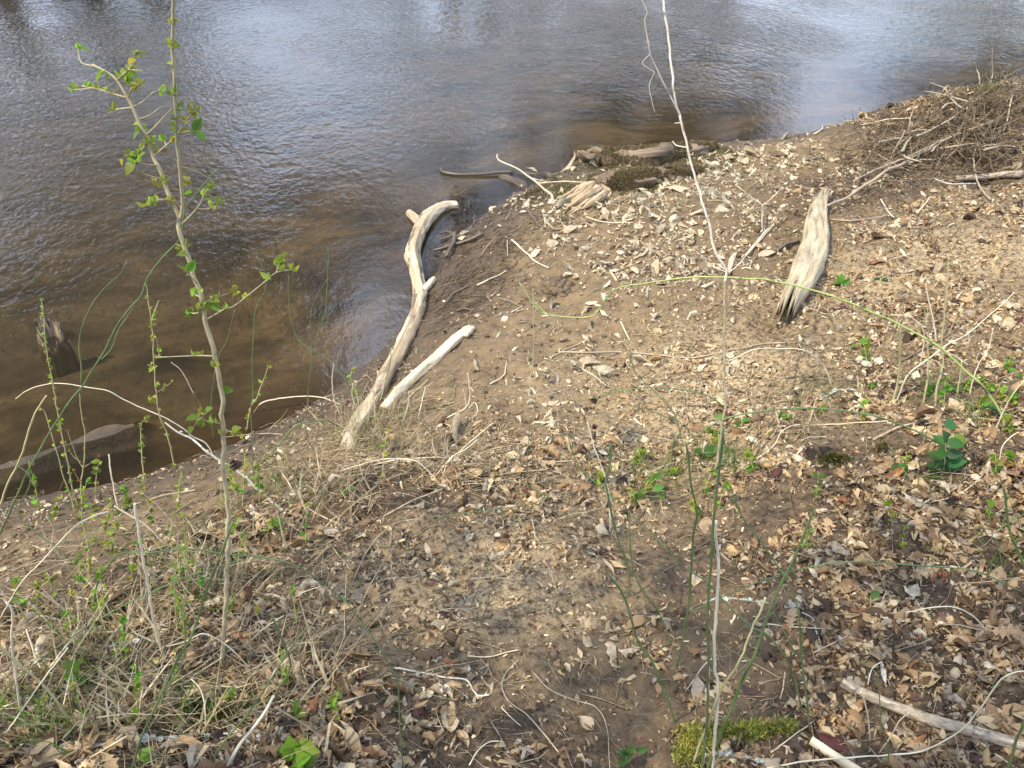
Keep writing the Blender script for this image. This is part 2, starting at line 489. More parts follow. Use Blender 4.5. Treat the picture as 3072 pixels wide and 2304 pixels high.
def ground_mat():
    m, nt, N, L, P = nodes_of('river_bank_soil')
    geo = N.new('ShaderNodeNewGeometry'); pos = geo.outputs['Position']
    n1 = noise(N, L, pos, 1.3, 5, 0.6)
    n2 = noise(N, L, pos, 9, 6, 0.65)
    n3 = noise(N, L, pos, 60, 4, 0.7)
    c = ramp(N, L, n2, [(0.30, (.066, .045, .023)), (0.46, (.158, .110, .060)), (0.70, (.25, .18, .10))])
    c = mixc(N, L, ramp(N, L, n1, [(0.4, (0, 0, 0)), (0.65, (.6, .6, .6))]), c, (.20, .142, .078))
    # crumbs and humus
    c = mixc(N, L, ramp(N, L, n3, [(0.55, (0, 0, 0)), (0.68, (.7, .7, .7))]), c, (.27, .20, .135))
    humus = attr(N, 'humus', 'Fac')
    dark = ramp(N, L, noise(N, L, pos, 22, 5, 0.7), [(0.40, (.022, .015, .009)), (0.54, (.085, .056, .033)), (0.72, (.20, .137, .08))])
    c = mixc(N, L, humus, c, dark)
    # tan chaff
    tan = attr(N, 'tan', 'Fac')
    n4 = noise(N, L, pos, 30, 5, 0.75)
    tf = math_(N, L, 'MULTIPLY', tan, ramp(N, L, n4, [(0.40, (0, 0, 0)), (0.56, (1, 1, 1))]))
    c = mixc(N, L, tf, c, (.47, .355, .20))
    # moss
    ms = attr(N, 'moss', 'Fac')
    mc = ramp(N, L, noise(N, L, pos, 40, 4, 0.7), [(0.3, (.045, .042, .015)), (0.6, (.14, .13, .045)), (0.8, (.24, .21, .09))])
    c = mixc(N, L, ms, c, mc)
    # wet at the edge, river bed below
    wet = attr(N, 'wet', 'Fac')
    c = mixc(N, L, math_(N, L, 'MULTIPLY', wet, 0.80), c, (.06, .042, .028))
    c = mixc(N, L, attr(N, 'muck', 'Fac'), c, (.030, .026, .024))
    bed = attr(N, 'bed', 'Fac')
    nb = noise(N, L, mapping(N, L, pos, (0.9, 1.3, 1)), 0.8, 5, 0.62, 0.6)
    bc = ramp(N, L, nb, [(0.34, (.040, .034, .025)), (0.46, (.11, .086, .056)), (0.6, (.22, .165, .10)), (0.75, (.29, .215, .13))])
    bc = mixc(N, L, attr(N, 'muck', 'Fac'), bc, (.018, .016, .016))
    bc = mixc(N, L, ramp(N, L, noise(N, L, pos, 7, 5, 0.7), [(0.35, (.5, .5, .5)), (0.5, (0, 0, 0))]), bc, (.045, .038, .028))
    c = mixc(N, L, bed, c, bc)
    L.new(c, P.inputs['Base Color'])
    L.new(ramp(N, L, wet, [(0, (.92, .92, .92)), (1, (.42, .42, .42))]), P.inputs['Roughness'])
    P.inputs['Specular IOR Level'].default_value = 0.3
    b = bump(N, L, n2, 0.55, 0.03)
    b = bump(N, L, n3, 0.55, 0.008, b)
    L.new(b, P.inputs['Normal'])
    return m
M['ground'] = ground_mat()

def water_mat():
    m, nt, N, L, P = nodes_of('river_water')
    N.remove(P)
    geo = N.new('ShaderNodeNewGeometry'); pos = geo.outputs['Position']
    rot = N.new('ShaderNodeVectorRotate'); rot.rotation_type = 'Z_AXIS'; rot.inputs['Angle'].default_value = R(-22)
    L.new(pos, rot.inputs['Vector']); rp = rot.outputs[0]
    # wind patches, slicks and rougher water
    patch = noise(N, L, mapping(N, L, rp, (0.45, 0.22, 1)), 1.0, 3, 0.5)
    amp = math_(N, L, 'MULTIPLY', ramp(N, L, patch, [(0.36, (.30, .30, .30)), (0.60, (1, 1, 1))]), attr(N, 'open', 'Fac'))
    h1 = noise(N, L, mapping(N, L, rp, (5.5, 4.2, 1)), 1.0, 2, 0.5, 0.5)
    h2 = noise(N, L, mapping(N, L, rp, (13, 7.5, 1)), 1.0, 3, 0.6, 0.4)
    h3 = noise(N, L, mapping(N, L, rp, (1.1, 1.1, 1)), 1.0, 2, 0.5)
    h2a = math_(N, L, 'MULTIPLY', h2, amp); h1 = math_(N, L, 'MULTIPLY', h1, attr(N, 'open', 'Fac'))
    b = bump(N, L, h3, 0.25, 0.04)
    b = bump(N, L, h1, 0.8, 0.015, b)
    b = bump(N, L, h2a, 1.0, 0.021, b)
    fr = N.new('ShaderNodeFresnel'); fr.inputs['IOR'].default_value = 1.55; L.new(b, fr.inputs['Normal'])
    gl = N.new('ShaderNodeBsdfGlossy'); gl.inputs['Roughness'].default_value = 0.015; L.new(b, gl.inputs['Normal'])
    gl.inputs['Color'].default_value = (1, 1, 1, 1)
    tr = N.new('ShaderNodeBsdfTransparent'); tr.inputs['Color'].default_value = (.80, .76, .67, 1)
    df = N.new('ShaderNodeBsdfDiffuse'); df.inputs['Color'].default_value = (.085, .072, .050, 1)
    # silt hangs thicker where the water is deep
    dp = attr(N, 'depth', 'Fac')
    sf = ramp(N, L, dp, [(0, (.02, .02, .02)), (0.35, (.16, .16, .16)), (1, (.45, .45, .45))])
    body = N.new('ShaderNodeMixShader'); L.new(sf, body.inputs[0]); L.new(tr.outputs[0], body.inputs[1]); L.new(df.outputs[0], body.inputs[2])
    mx = N.new('ShaderNodeMixShader'); L.new(fr.outputs[0], mx.inputs[0]); L.new(body.outputs[0], mx.inputs[1]); L.new(gl.outputs[0], mx.inputs[2])
    L.new(mx.outputs[0], N['Material Output'].inputs['Surface'])
    return m
M['water'] = water_mat()

# ------------------------------------------------------------------ the setting
def grid_faces(ny, nx):
    i = np.arange(ny - 1)[:, None] * nx + np.arange(nx - 1)[None, :]
    return np.stack([i, i + 1, i + nx + 1, i + nx], -1).reshape(-1, 4)

_moss_px = [(1740, 500, 70), (1820, 520, 80), (1900, 520, 80), (1980, 480, 70), (2080, 445, 60), (1700, 560, 50), (1650, 580, 40), (1600, 590, 30), (2130, 460, 50), (2080, 480, 60)]
moss = np.zeros_like(GZ)
for px, py, pr in _moss_px:
    w = ground([(px, py)])[0]; _, dep = project(w)
    rr = pr / FPX * dep[0] * 1.5
    moss = np.maximum(moss, np.exp(-(((GX - w[0]) / rr) ** 2 + ((GY - w[1]) / (rr * 1.3)) ** 2)))
moss = np.clip(moss * 1.3 * (0.75 + 0.8 * fbm(GX * 6, GY * 6, 77, 3)), 0, 1) * smooth(-0.02, 0.1, GD)
wet = (1 - smooth(0.10, 1.15, GD + 0.25 * fbm(GX * 2.5, GY * 2.5, 61, 3))) * smooth(-0.2, 0.0, GD + 0.15)
wet = np.maximum(wet, smooth(0.06, -0.02, GZ))
muck = np.zeros_like(GZ)
for px, py, rr in [(150, 1400, .22), (230, 1380, .25), (310, 1365, .25), (390, 1350, .22), (80, 1440, .2), (260, 1430, .22), (1400, 600, .45), (1480, 570, .45), (1440, 640, .35), (1550, 525, .45), (1330, 800, .2), (1340, 740, .25), (1290, 900, .15)]:
    q = gpt(px, py)
    muck = np.maximum(muck, np.exp(-((GX - q[0]) ** 2 + (GY - q[1]) ** 2) / rr ** 2))
muck = np.clip(muck * 1.1, 0, .9) * smooth(.07, .0, GZ)
V = np.stack([GX, GY, GZ], -1).reshape(-1, 3)
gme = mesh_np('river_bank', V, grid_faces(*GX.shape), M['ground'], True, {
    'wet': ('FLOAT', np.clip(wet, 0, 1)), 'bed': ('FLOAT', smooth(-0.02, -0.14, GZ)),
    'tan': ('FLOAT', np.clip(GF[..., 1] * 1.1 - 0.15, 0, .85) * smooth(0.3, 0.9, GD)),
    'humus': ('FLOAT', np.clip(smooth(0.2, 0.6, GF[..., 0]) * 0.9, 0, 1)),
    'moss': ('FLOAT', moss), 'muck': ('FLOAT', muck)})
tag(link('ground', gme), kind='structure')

wx = _lines(-9, 13, 0.22, -400, 400); wy = _lines(-2, 40, 0.22, -200, 500)
WX, WY = np.meshgrid(wx, wy)
wd = np.clip(-hz(WX, WY) / 0.75, 0, 1)
wme = mesh_np('water', np.stack([WX, WY, 0 * WX], -1).reshape(-1, 3), grid_faces(*WX.shape), M['water'], True, {'depth': ('FLOAT', wd), 'open': ('FLOAT', .18 + .82 * smooth(-.4, -3.6, hd(WX, WY)))})
tag(link('water', wme), kind='structure')

M['bank_bark'] = wood_mat('grey_tree_bark', [(0.3, (.10, .08, .055)), (0.6, (.24, .20, .15))], 3, 12, bstr=.5)
# ------------------------------------------------------------------ far bank trees (the river mirrors them)
def grow_tree(name, label, x, y, height, r0, seed, leafy, leaf_col, lean=(0, 0), spread=0.32, nlimb=16, start=0.3, group='trees along the far bank', bark='bank_bark', twigs=True):
    rg = np.random.default_rng(seed)
    z = float(hz(x, y))
    root = empty(name, (x, y, z - 0.05), label, 'tree', group)
    O = np.array([x, y, z - 0.05])
    n = 9
    t = np.linspace(0, 1, n)
    wob = np.cumsum(rg.normal(0, 0.012 * height, (n, 2)), 0)
    trunk = np.stack([x + lean[0] * t + wob[:, 0], y + lean[1] * t + wob[:, 1], z - 0.05 + height * t], 1)
    rad = r0 * (1 - t) ** 0.8 + 0.012
    rad[0] *= 1.35
    P, u = catmull(trunk, height / 24)
    mb = MB(); mb.add(*tube(P, np.interp(u, t, rad), 8, 0.08, seed)); mb.build('trunk', M[bark], root, O)
    limbs = MB(); tw = MB(); LV = []; LN = []
    for k in range(nlimb):
        f = start + (1 - start) * (k + rg.random()) / nlimb
        p0 = np.array([np.interp(f, t, trunk[:, j]) for j in range(3)])
        az = k * 2.4 + rg.normal(0, 0.4)
        ln = height * spread * (1.15 - f) * rg.uniform(0.7, 1.25) + 0.5
        el = rg.uniform(0.35, 0.95)
        d = np.array([math.cos(az) * math.cos(el), math.sin(az) * math.cos(el), math.sin(el)])
        pts = [p0]
        for s in range(4):
            d = d + rg.normal(0, 0.14, 3) + np.array([0, 0, 0.06]); d /= np.linalg.norm(d)
            pts.append(pts[-1] + d * ln / 4)
        pts = np.array(pts)
        rb = np.interp(f, t, rad) * 0.5
        limbs.add(*tube(pts, np.linspace(rb, 0.012, 5), 5, 0.05, seed + k))
        if twigs:
            for q in range(9):
                g = rg.uniform(0.25, 1.0); i = min(int(g * 4), 3); a = pts[i] + (pts[i + 1] - pts[i]) * (g * 4 - i)
                dd = d + rg.normal(0, 0.6, 3); dd /= np.linalg.norm(dd)
                l2 = ln * rg.uniform(0.15, 0.4)
                b = a + dd * l2 * 0.5 + rg.normal(0, 0.04 * l2, 3); c = a + dd * l2 + np.array([0, 0, 0.1 * l2])
                tw.add(*tube(np.array([a, b, c]), [0.014, 0.009, 0.004], 3, 0, 0, False))
                for w_ in range(3):
                    h = b + (c - b) * rg.random(); e = h + (dd + rg.normal(0, 0.7, 3)) * l2 * 0.35
                    tw.add(*tube(np.array([h, (h + e) / 2 + rg.normal(0, 0.02, 3), e]), [0.007, 0.005, 0.003], 3, 0, 0, False))
                for w_ in range(int(leafy * 2.0)):
                    LV.append(a + (c - a) * rg.random() + rg.normal(0, 0.035 * height, 3))
    limbs.build('branch', M[bark], root, O)
    if twigs: tw.build('twigs', M[bark], root, O)
    if LV:
        C = np.array(LV); m = len(C)
        s = rg.uniform(0.004, 0.0105, m) * height
        a = rg.normal(size=(m, 3)); a /= np.linalg.norm(a, axis=1, keepdims=True)
        b = np.cross(a, rg.normal(size=(m, 3))); b /= np.linalg.norm(b, axis=1, keepdims=True)
        V = np.stack([C - a * s[:, None], C + b * s[:, None] * 0.6, C + a * s[:, None], C - b * s[:, None] * 0.6], 1).reshape(-1, 3) - O
        col = np.repeat(np.array(leaf_col) * rg.uniform(0.6, 1.4, (m, 1)), 4, 0)
        me = mesh_np('crown', V, np.arange(4 * m).reshape(-1, 4), M['green_col'], False, {'col': ('FLOAT_COLOR', np.hstack([col, np.ones((4 * m, 1))]))})
        link('crown', me, root)
    return root

def far_y(x, inland):
    return 33.0 + 0.78 * x + 1.268 * inland
_far = [  # azimuth from the camera in degrees, metres behind the water's edge, height, leafiness, tone, look
 (-47, 3.0, 27, 26, (.050, .062, .022), 'dark dense tree furthest left'), (-41, 2.5, 29, 28, (.045, .058, .020), 'tall dark dense tree'), (-36, 4.5, 30, 28, (.050, .062, .022), 'tallest dark dense tree'),
 (-31, 2.5, 28, 26, (.055, .066, .024), 'dark round crowned tree'), (-26.5, 3.0, 28, 26, (.060, .070, .028), 'dark broad tree'), (-23.0, 5.5, 26, 22, (.06, .07, .028), 'dark tree edging the left sky gap'), (-8.0, 5.0, 17, 4, (.20, .20, .14), 'pale tree by the left sky gap'), (-4, 3.0, 20, 6, (.18, .18, .12), 'pale open crowned tree in the middle'), (0, 5.0, 17, 5, (.17, .17, .11), 'pale budding tree in the middle'), (4, 3.0, 21, 8, (.15, .155, .09), 'pale olive tree in the middle'),
 (7.5, 3.0, 27, 22, (.10, .11, .05), 'olive dense tree right of the middle'), (11.5, 4.0, 28, 24, (.09, .10, .045), 'tall olive dense tree'), (15.0, 2.5, 26, 20, (.10, .11, .05), 'olive tree beside the right sky gap'),
 (30, 4.0, 26, 22, (.06, .07, .028), 'dark tree beyond the right sky gap'), (35, 3.0, 27, 24, (.055, .065, .025), 'dark tree at the far right'), (40, 3.0, 27, 24, (.05, .06, .022), 'dark dense tree furthest right')]
for i, (az, inl, h, lf, lc, look) in enumerate(_far):
    tz = math.tan(R(az))
    y = (33.0 + 1.268 * inl) / (1 - 0.78 * tz)
    x = y * tz
    sc = max(1.0, y / 42.0)
    dense = lf > 10
    grow_tree('river_tree', look + ' on the far bank, mirrored in the river', x, y, h * sc, 0.011 * h * sc, 100 + i, lf, lc, spread=0.27 if dense else .24, nlimb=24 if dense else 16, start=.16 if dense else .3)

for i, az in enumerate((-44, -38, -33, -28, -23, -5, -1, 2, 6, 10, 14, 28, 33, 38)):
    tz = math.tan(R(az)); y = (33.0 + 1.268 * 1.2) / (1 - 0.78 * tz)
    grow_tree('river_shrub', 'low leafy shrub on the far water edge, mirrored in the river', y * tz, y, random.uniform(4.5, 7), .06, 300 + i, 24, (.075, .085, .035) if abs(az) > 15 else (.15, .155, .09), spread=.55, nlimb=14, start=.08, group='shrubs along the far bank')

# ------------------------------------------------------------------ stems, sticks, plants
def wob(P, amp, seed):
    rg = np.random.default_rng(seed)
    n = len(P)
    k = max(2, n // 3)
    w = rg.normal(0, amp, (k, 3))
    t = np.linspace(0, k - 1, n)
    W = np.stack([np.interp(t, np.arange(k), w[:, j]) for j in range(3)], 1)
    W[0] = 0
    return P + W

_sd = [1000]
def nseed():
    _sd[0] += 1
    return _sd[0]

def path_up(px, y0=None, lean=0.0, r=0.004, ylist=None):
    """a standing stem: the first picture point is its foot on the ground; it rises in the upright plane through the foot, leaning away by lean metres"""
    px = np.asarray(px, float)
    foot = ground(px[:1], water=False)[0]
    if y0 is None: y0 = foot[1]
    L = np.concatenate([[0], np.cumsum(np.linalg.norm(np.diff(px, axis=0), axis=1))]); L /= L[-1]
    ys = y0 + lean * L
    W = on_plane(px, ys)
    g = np.maximum(hz(W[:, 0], W[:, 1]), -0.6) + r
    bad = W[:, 2] < g
    if bad.any():
        W[bad] = ground(px[bad], lift=r, water=False)
    return W

def path_flat(px, r=0.006, lift=0.0, water=True):
    return ground(px, lift=r + lift, water=water)

def width_at(p):
    return 0.62 * float(project(ground([p]))[1][0]) / FPX

def stick(name, label, cat, px, r0, r1, mat, mode='flat', lean=0.0, lift=0.0, group=None, sides=6, wig=0.25, forks=(), rough=0.08, step=None, water=True, y0=None, sink=True):
    """one stem or stick; forks = [(pixel points), ...] as parts named side_shoot"""
    k = width_at(px[0]); r0 *= k; r1 *= k      # radii are given in picture points at the foot
    W = path_flat(px, r0, lift, water) if mode == 'flat' else path_up(px, y0, lean, r0)
    if mode == 'up' and sink and y0 is None: W[0, 2] -= 0.03
    O = W[0].copy()
    st = step or max(0.012, r0 * 2.5)
    P, u = catmull(W, max(st, np.linalg.norm(W[-1] - W[0]) / 90))
    s = nseed()
    P = wob(P, r0 * wig, s)
    rad = r0 + (r1 - r0) * u
    mb = MB(); mb.add(*tube(P, rad, sides, rough, s))
    if not forks:
        o = mb.build(name, M[mat], None, O)
        tag(o, label, cat, group)
        return o
    root = empty(name, O, label, cat, group)
    mb.build('stem', M[mat], root, O)
    pp, _ = project(P)
    for fk in forks:
        fpx = np.asarray(fk, float)
        k = int(np.argmin(np.hypot(pp[:, 0] - fpx[0, 0], pp[:, 1] - fpx[0, 1])))
        if mode == 'flat':
            FW = path_flat(fpx, r1, lift, water)
        else:
            FW = on_plane(fpx, P[k, 1] + np.linspace(0, random.uniform(-0.12, 0.12), len(fpx)))
            g = hz(FW[:, 0], FW[:, 1]) + 0.003
            FW[:, 2] = np.maximum(FW[:, 2], g)
        FW[0] = P[k]
        Q, uu = catmull(FW, 0.02)
        rs = rad[k] * 0.7
        m2 = MB(); m2.add(*tube(wob(Q, rs * wig, nseed()), rs + (max(r1 * 0.6, 0.0008) - rs) * uu, 5, rough, s))
        m2.build('side_shoot', M[mat], root, O)
    return root

# leaf shapes -------------------------------------------------------
def leaf_shape(outline, length, bend=0.0, cup=0.0, twist=0.0, wave=0.0, seed=0, cols=2):
    """outline: list of (t, half width) along the midrib; returns V, F of a curled blade, stalk end at the origin, along +X"""
    rg = np.random.default_rng(seed)
    V = []; F = []
    n = len(outline)
    x = z = 0.0; pt = 0.0
    for i, (t, w) in enumerate(outline):
        a = bend * (t - 0.3)
        dx = (t - pt) * length; pt = t
        x += dx * math.cos(a); z += dx * math.sin(a)
        tw = twist * (t - 0.3)
        for s in (-1, -0.5, 0, 0.5, 1) if cols == 4 else (-1, 0, 1):
            yy = s * w * length
            zz = cup * abs(s) ** 1.5 * w * length * 1.6 + wave * length * (rg.random() - 0.5) * abs(s)
            yc = yy * math.cos(cup * abs(s) * 0.7)
            V.append((x - math.sin(a) * zz * 0.5, yc * math.cos(tw) - zz * math.sin(tw), z + zz * math.cos(tw) + yc * math.sin(tw)))
    c = cols + 1
    for i in range(n - 1):
        for k in range(cols):
            F.append((i * c + k, i * c + k + 1, (i + 1) * c + k + 1, (i + 1) * c + k))
    return np.array(V), F

OVAL = [(0, .01), (.08, .09), (.25, .21), (.48, .26), (.72, .19), (.9, .08), (1, .005)]
LANCE = [(0, .01), (.15, .07), (.4, .12), (.65, .10), (.85, .05), (1, .004)]
OAK = [(0, .012), (.10, .03), (.20, .16), (.28, .07), (.38, .25), (.47, .09), (.58, .30), (.68, .13), (.80, .20), (.88, .10), (1, .01)]
SCRAP = [(0, .16), (.3, .34), (.7, .28), (1, .10)]
ROUND = [(0, .04), (.2, .28), (.5, .40), (.8, .28), (1, .03)]
def star_leaf(L):
    """five pointed lobes, lightly dished"""
    V = [(0.30 * L, 0, 0.0)]; ang = [-180, -140, -105, -80, -52, -28, 0, 28, 52, 80, 105, 140]
    rad = [.32, .30, .34, .62, .30, .36, .80, .36, .30, .62, .34, .30]
    for a, r_ in zip(ang, rad):
        V.append((0.30 * L + r_ * L * math.cos(R(a)), r_ * L * math.sin(R(a)), 0.10 * L * (r_ ** 2) * (1 if a >= 0 else 0.3)))
    F = [(0, i, i + 1) for i in range(1, 12)] + [(0, 12, 1)]
    return np.array(V), F
_shapes = []
for k in range(24):
    rg = np.random.default_rng(300 + k)
    kind = ['oval', 'oak', 'lance', 'oak', 'oval', 'oak', 'lance', 'scrap'][k % 8] if k != 14 else 'round'
    ol = dict(oval=OVAL, oak=OAK, lance=LANCE, scrap=SCRAP, round=ROUND)[kind]
    V, F = leaf_shape(ol, 1.0, rg.uniform(-1.0, 1.0), rg.uniform(-0.7, 0.9), rg.uniform(-1.0, 1.0), rg.uniform(0.05, .16), 300 + k)
    V[:, :] -= V.mean(0)
    _shapes.append((kind, V, F))
LEAF_ME = [mesh_np('fallen_leaf', V, F, M['leaf_obj'], True) for _, V, F in _shapes]

def rand_rot(nrm, tilt, rg):
    """matrix whose Z follows the ground normal roughly; X random"""
    m = len(nrm)
    z = nrm + rg.normal(0, 1, (m, 3)) * np.asarray(tilt)[..., None]
    z /= np.linalg.norm(z, axis=1, keepdims=True)
    a = rg.uniform(0, 2 * np.pi, m)
    x = np.stack([np.cos(a), np.sin(a), np.zeros(m)], 1)
    x = x - z * (x * z).sum(1, keepdims=True); x /= np.linalg.norm(x, axis=1, keepdims=True)
    y = np.cross(z, x)
    return np.stack([x, y, z], 2)

def leaf_kid(parent, me, pos, direc, size, col, roll=None, up=(0, 0, 1)):
    d = np.asarray(direc, float); d = d / (np.linalg.norm(d) + 1e-9)
    u = np.asarray(up, float) - d * (np.asarray(up) @ d)
    if np.linalg.norm(u) < 1e-3: u = np.array([1.0, 0, 0]) - d * d[0]
    u /= np.linalg.norm(u)
    y = np.cross(u, d)
    Mx = Matrix(((d[0], y[0], u[0]), (d[1], y[1], u[1]), (d[2], y[2], u[2]))).to_4x4()
    o = bpy.data.objects.new('leaf', me)
    COL.objects.link(o)
    o.parent = parent
    p = Vector(pos) - parent.location
    o.matrix_basis = Matrix.Translation(p) @ Mx @ Matrix.Rotation(roll if roll is not None else random.uniform(-.6, .6), 4, 'X') @ Matrix.Diagonal((size, size, size, 1))
    o.color = (*[c * random.uniform(.85, 1.15) for c in col], 1)
    return o

def _mk(ol, seed, **k):
    V, F = leaf_shape(ol, 1.0, seed=seed, **k)
    return mesh_np('leaf', V, F, M['green_obj'], True)
OVATE = [(0, .01), (.06, .10), (.22, .27), (.45, .32), (.7, .22), (.88, .10), (1, .005)]
G_LEAF = [_mk(OVATE, 1, bend=-.5, cup=.25), _mk(OVATE, 2, bend=.3, cup=.4, twist=.3), _mk(OVATE, 3, bend=-.9, cup=.1, twist=-.4)]
def _cluster(seed, n):
    rg = np.random.default_rng(seed); Vs = []; Fs = []; k = 0
    for i in range(n):
        V, F = leaf_shape(OVATE, rg.uniform(.6, 1.0), bend=rg.uniform(-.6, .6), cup=.5, seed=seed + i)
        a = i * 6.28 / n + rg.uniform(-.4, .4); e = rg.uniform(.3, 1.2)
        m = np.array(Matrix.Rotation(a, 3, 'X') @ Matrix.Rotation(-e * .8, 3, 'Y'))
        V = V @ m.T
        Vs.append(V); Fs += [tuple(j + k for j in f) for f in F]; k += len(V)
    return mesh_np('leaf_cluster', np.vstack(Vs), Fs, M['green_obj'], True)
G_CLUS = [_cluster(7, 4), _cluster(8, 5), _cluster(9, 3)]
GREEN = (.20, .33, .045); YOUNG = (.36, .46, .07); DARKG = (.06, .13, .045); YELLOW = (.62, .55, .05); BLUEG = (.05, .12, .06); RUST = (.30, .12, .04)

def plant(name, label, cat, stems, leaves, mat, group=None, leafcol=YOUNG, y0=None, lean=0.0, leafscale=1.0, branch_lean=0.1):
    """stems[0] is the main one, foot first; the others start from the nearest built stem. leaves: (x, y, size in picture points, kind, colour)"""
    kk = width_at(stems[0][0][0])
    stems = [(p, a * kk, b * kk) for p, a, b in stems]
    px0, r0, r1 = stems[0]
    W = path_up(px0, y0, lean, r0)
    if y0 is None: W[0, 2] -= 0.03
    O = W[0].copy()
    root = empty(name, O, label, cat, group)
    allP = []; allR = []
    for i, (px, ra, rb) in enumerate(stems):
        if i:
            pp, _ = project(np.vstack(allP)); A = np.vstack(allP)
            k = int(np.argmin(np.hypot(pp[:, 0] - px[0][0], pp[:, 1] - px[0][1])))
            yy = A[k, 1] + np.linspace(0, random.uniform(-branch_lean, branch_lean), len(px))
            W = on_plane(px, yy); W[0] = A[k]
            g = hz(W[:, 0], W[:, 1]) + 0.004
            W[:, 2] = np.maximum(W[:, 2], g)
        P, u = catmull(W, max(0.015, ra * 1.5))
        P = wob(P, ra * 0.35, nseed())
        mb = MB(); mb.add(*tube(P, ra + (rb - ra) * u, 7 if i == 0 else 5, 0.10, nseed()))
        mb.build('trunk' if (i == 0 and cat in ('sapling', 'tree')) else ('stem' if i == 0 else 'branch'), M[mat], root, O)
        allP.append(P)
    A = np.vstack(allP); pp, dep = project(A)
    for (x, y, s, kind, col) in leaves:
        k = int(np.argmin(np.hypot(pp[:, 0] - x, pp[:, 1] - y)))
        pos = on_plane([(x, y)], [A[k, 1] + random.uniform(-.02, .02)])[0]
        d = pos - A[k]
        if np.linalg.norm(d) < 0.004: d = np.array([random.uniform(-1, 1), random.uniform(-.5, .5), .6])
        size = s / FPX * dep[k] * leafscale
        d = d / np.linalg.norm(d) + np.array([random.uniform(-.4, .4), random.uniform(-.5, .5), random.uniform(-.2, .5)])
        d /= np.linalg.norm(d)
        start = A[k] if np.linalg.norm(pos - A[k]) < size * 1.2 else pos - d * size * 0.5
        if np.linalg.norm(pos - A[k]) > size * 1.1:
            # a fine stalk carries the leaf from its stem
            m2 = MB(); q = np.array([A[k], (A[k] + start) / 2 + np.array([0, 0, .006]), start])
            m2.add(*tube(q, [.0014, .0011, .0009], 4, 0, 0)); m2.build('leaf_stalk', M[mat], root, O)
        if kind == 'c':
            o = leaf_kid(root, random.choice(G_CLUS), start, d, size, col, random.uniform(0, 6), up=(0, -.5, 1))
            o.name = 'leaf_cluster'
        else:
            leaf_kid(root, random.choice(G_LEAF), start, d, size, col, up=(random.uniform(-.3, .3), -.55, 1))
    return root

# ------------------------------------------------------------------ driftwood log reaching into the river
def rad_px(pxs, widths):
    W = ground(pxs); _, d = project(W)
    return np.asarray(widths) / 2 / FPX * d

def log_tube(px, widths, lift, sides, rough, seed, mb, zfun=None, step=0.03, flat=1.0):
    rr = rad_px(px, widths)
    W = np.array([ground([p], lift=float(r) * lift)[0] for p, r in zip(px, rr)])
    P, u = catmull(W, step)
    rad = np.interp(u, np.linspace(0, 1, len(rr)), rr)
    rg = np.random.default_rng(seed)
    ph = rg.random(6) * 6.28
    V, F, tv = tube(P, rad, sides, rough * 0.25, seed)
    # long low ridges and hollows that run with the grain
    n = len(P); ang = np.arange(sides) * 2 * np.pi / sides
    s = np.linspace(0, 1, n)
    k = 1 + rough * (np.sin(3 * ang[None, :] + 5 * s[:, None] + ph[0]) * 0.5 + np.sin(5 * ang[None, :] - 7 * s[:, None] + ph[1]) * 0.35
                     + np.sin(19 * s[:, None] + 2 * ang[None, :] + ph[2]) * 0.3)
    if rough > .055:
        q = V.reshape(n, sides, 3)
        al = np.repeat(tv.reshape(n, sides, 3)[:, :1, 0], sides, 1); aa = np.repeat(ang[None, :], n, 0)
        k = k + 1.5 * rough * fbm(al * 3.2, 2.2 * np.sin(aa) + 7, seed, 4, .6) + 1.3 * rough * fbm(al * 5, 4.5 * np.cos(aa) + 3, seed + 3, 3, .6)
    V = (V.reshape(n, sides, 3) - P[:, None]) * k[..., None] + P[:, None]
    mb.add(V.reshape(-1, 3), F, tv)
    return P, rad

trunk_px = A5((60, 1170), (100, 1095), (150, 1020), (210, 930), (270, 830), (325, 725), (380, 620), (430, 520), (468, 430), (500, 330), (512, 240), (500, 170), (478, 80), (462, 0)) \
    + A2((462, 1620), (490, 1540), (522, 1470), (562, 1410), (622, 1365), (690, 1335), (752, 1328))
trunk_w = [x / 2.16 for x in (96, 102, 104, 100, 98, 96, 96, 96, 96, 96, 96, 92, 88, 88, 90, 88, 92, 84, 68, 58, 44)]
_o = ground([trunk_px[0]])[0]
root = empty('driftwood_log', _o, 'long curved bleached driftwood log reaching from the bank into the river', 'log')
mb = MB(); LP, LR = log_tube(trunk_px, trunk_w, 0.55, 26, 0.15, 1, mb, step=.022); _t = mb.build('trunk', M['drift'], root, _o)
_t.data.materials.append(M['mud_wood'])
_tv = np.empty(len(_t.data.vertices) * 3, np.float32); _t.data.attributes['tv'].data.foreach_get('vector', _tv); _tv = _tv.reshape(-1, 3)
for pl in _t.data.polygons:
    q = _tv[list(pl.vertices)].mean(0); k_ = q[0] + .5 * vnoise(np.array([q[0] * 2.2]), np.array([math.atan2(q[2], q[1]) * 1.3]), 5)[0]
    if .75 < k_ < 2.1 and q[2] > -.06 and math.sin(q[0] * 3) * .03 + q[1] > -.045: pl.material_index = 1
mb = MB(); log_tube(A5((520, 235), (560, 195), (585, 165), (600, 148)), [24, 21, 19, 16], 1.3, 10, 0.12, 2, mb, step=0.015); mb.build('branch_stub', M['peeled'], root, _o)
mb = MB(); log_tube(A2((525, 1470), (490, 1430), (455, 1395), (440, 1380)), [30, 27, 25, 22], 0.8, 10, 0.1, 3, mb, step=0.02); mb.build('branch_stub', M['drift'], root, _o)
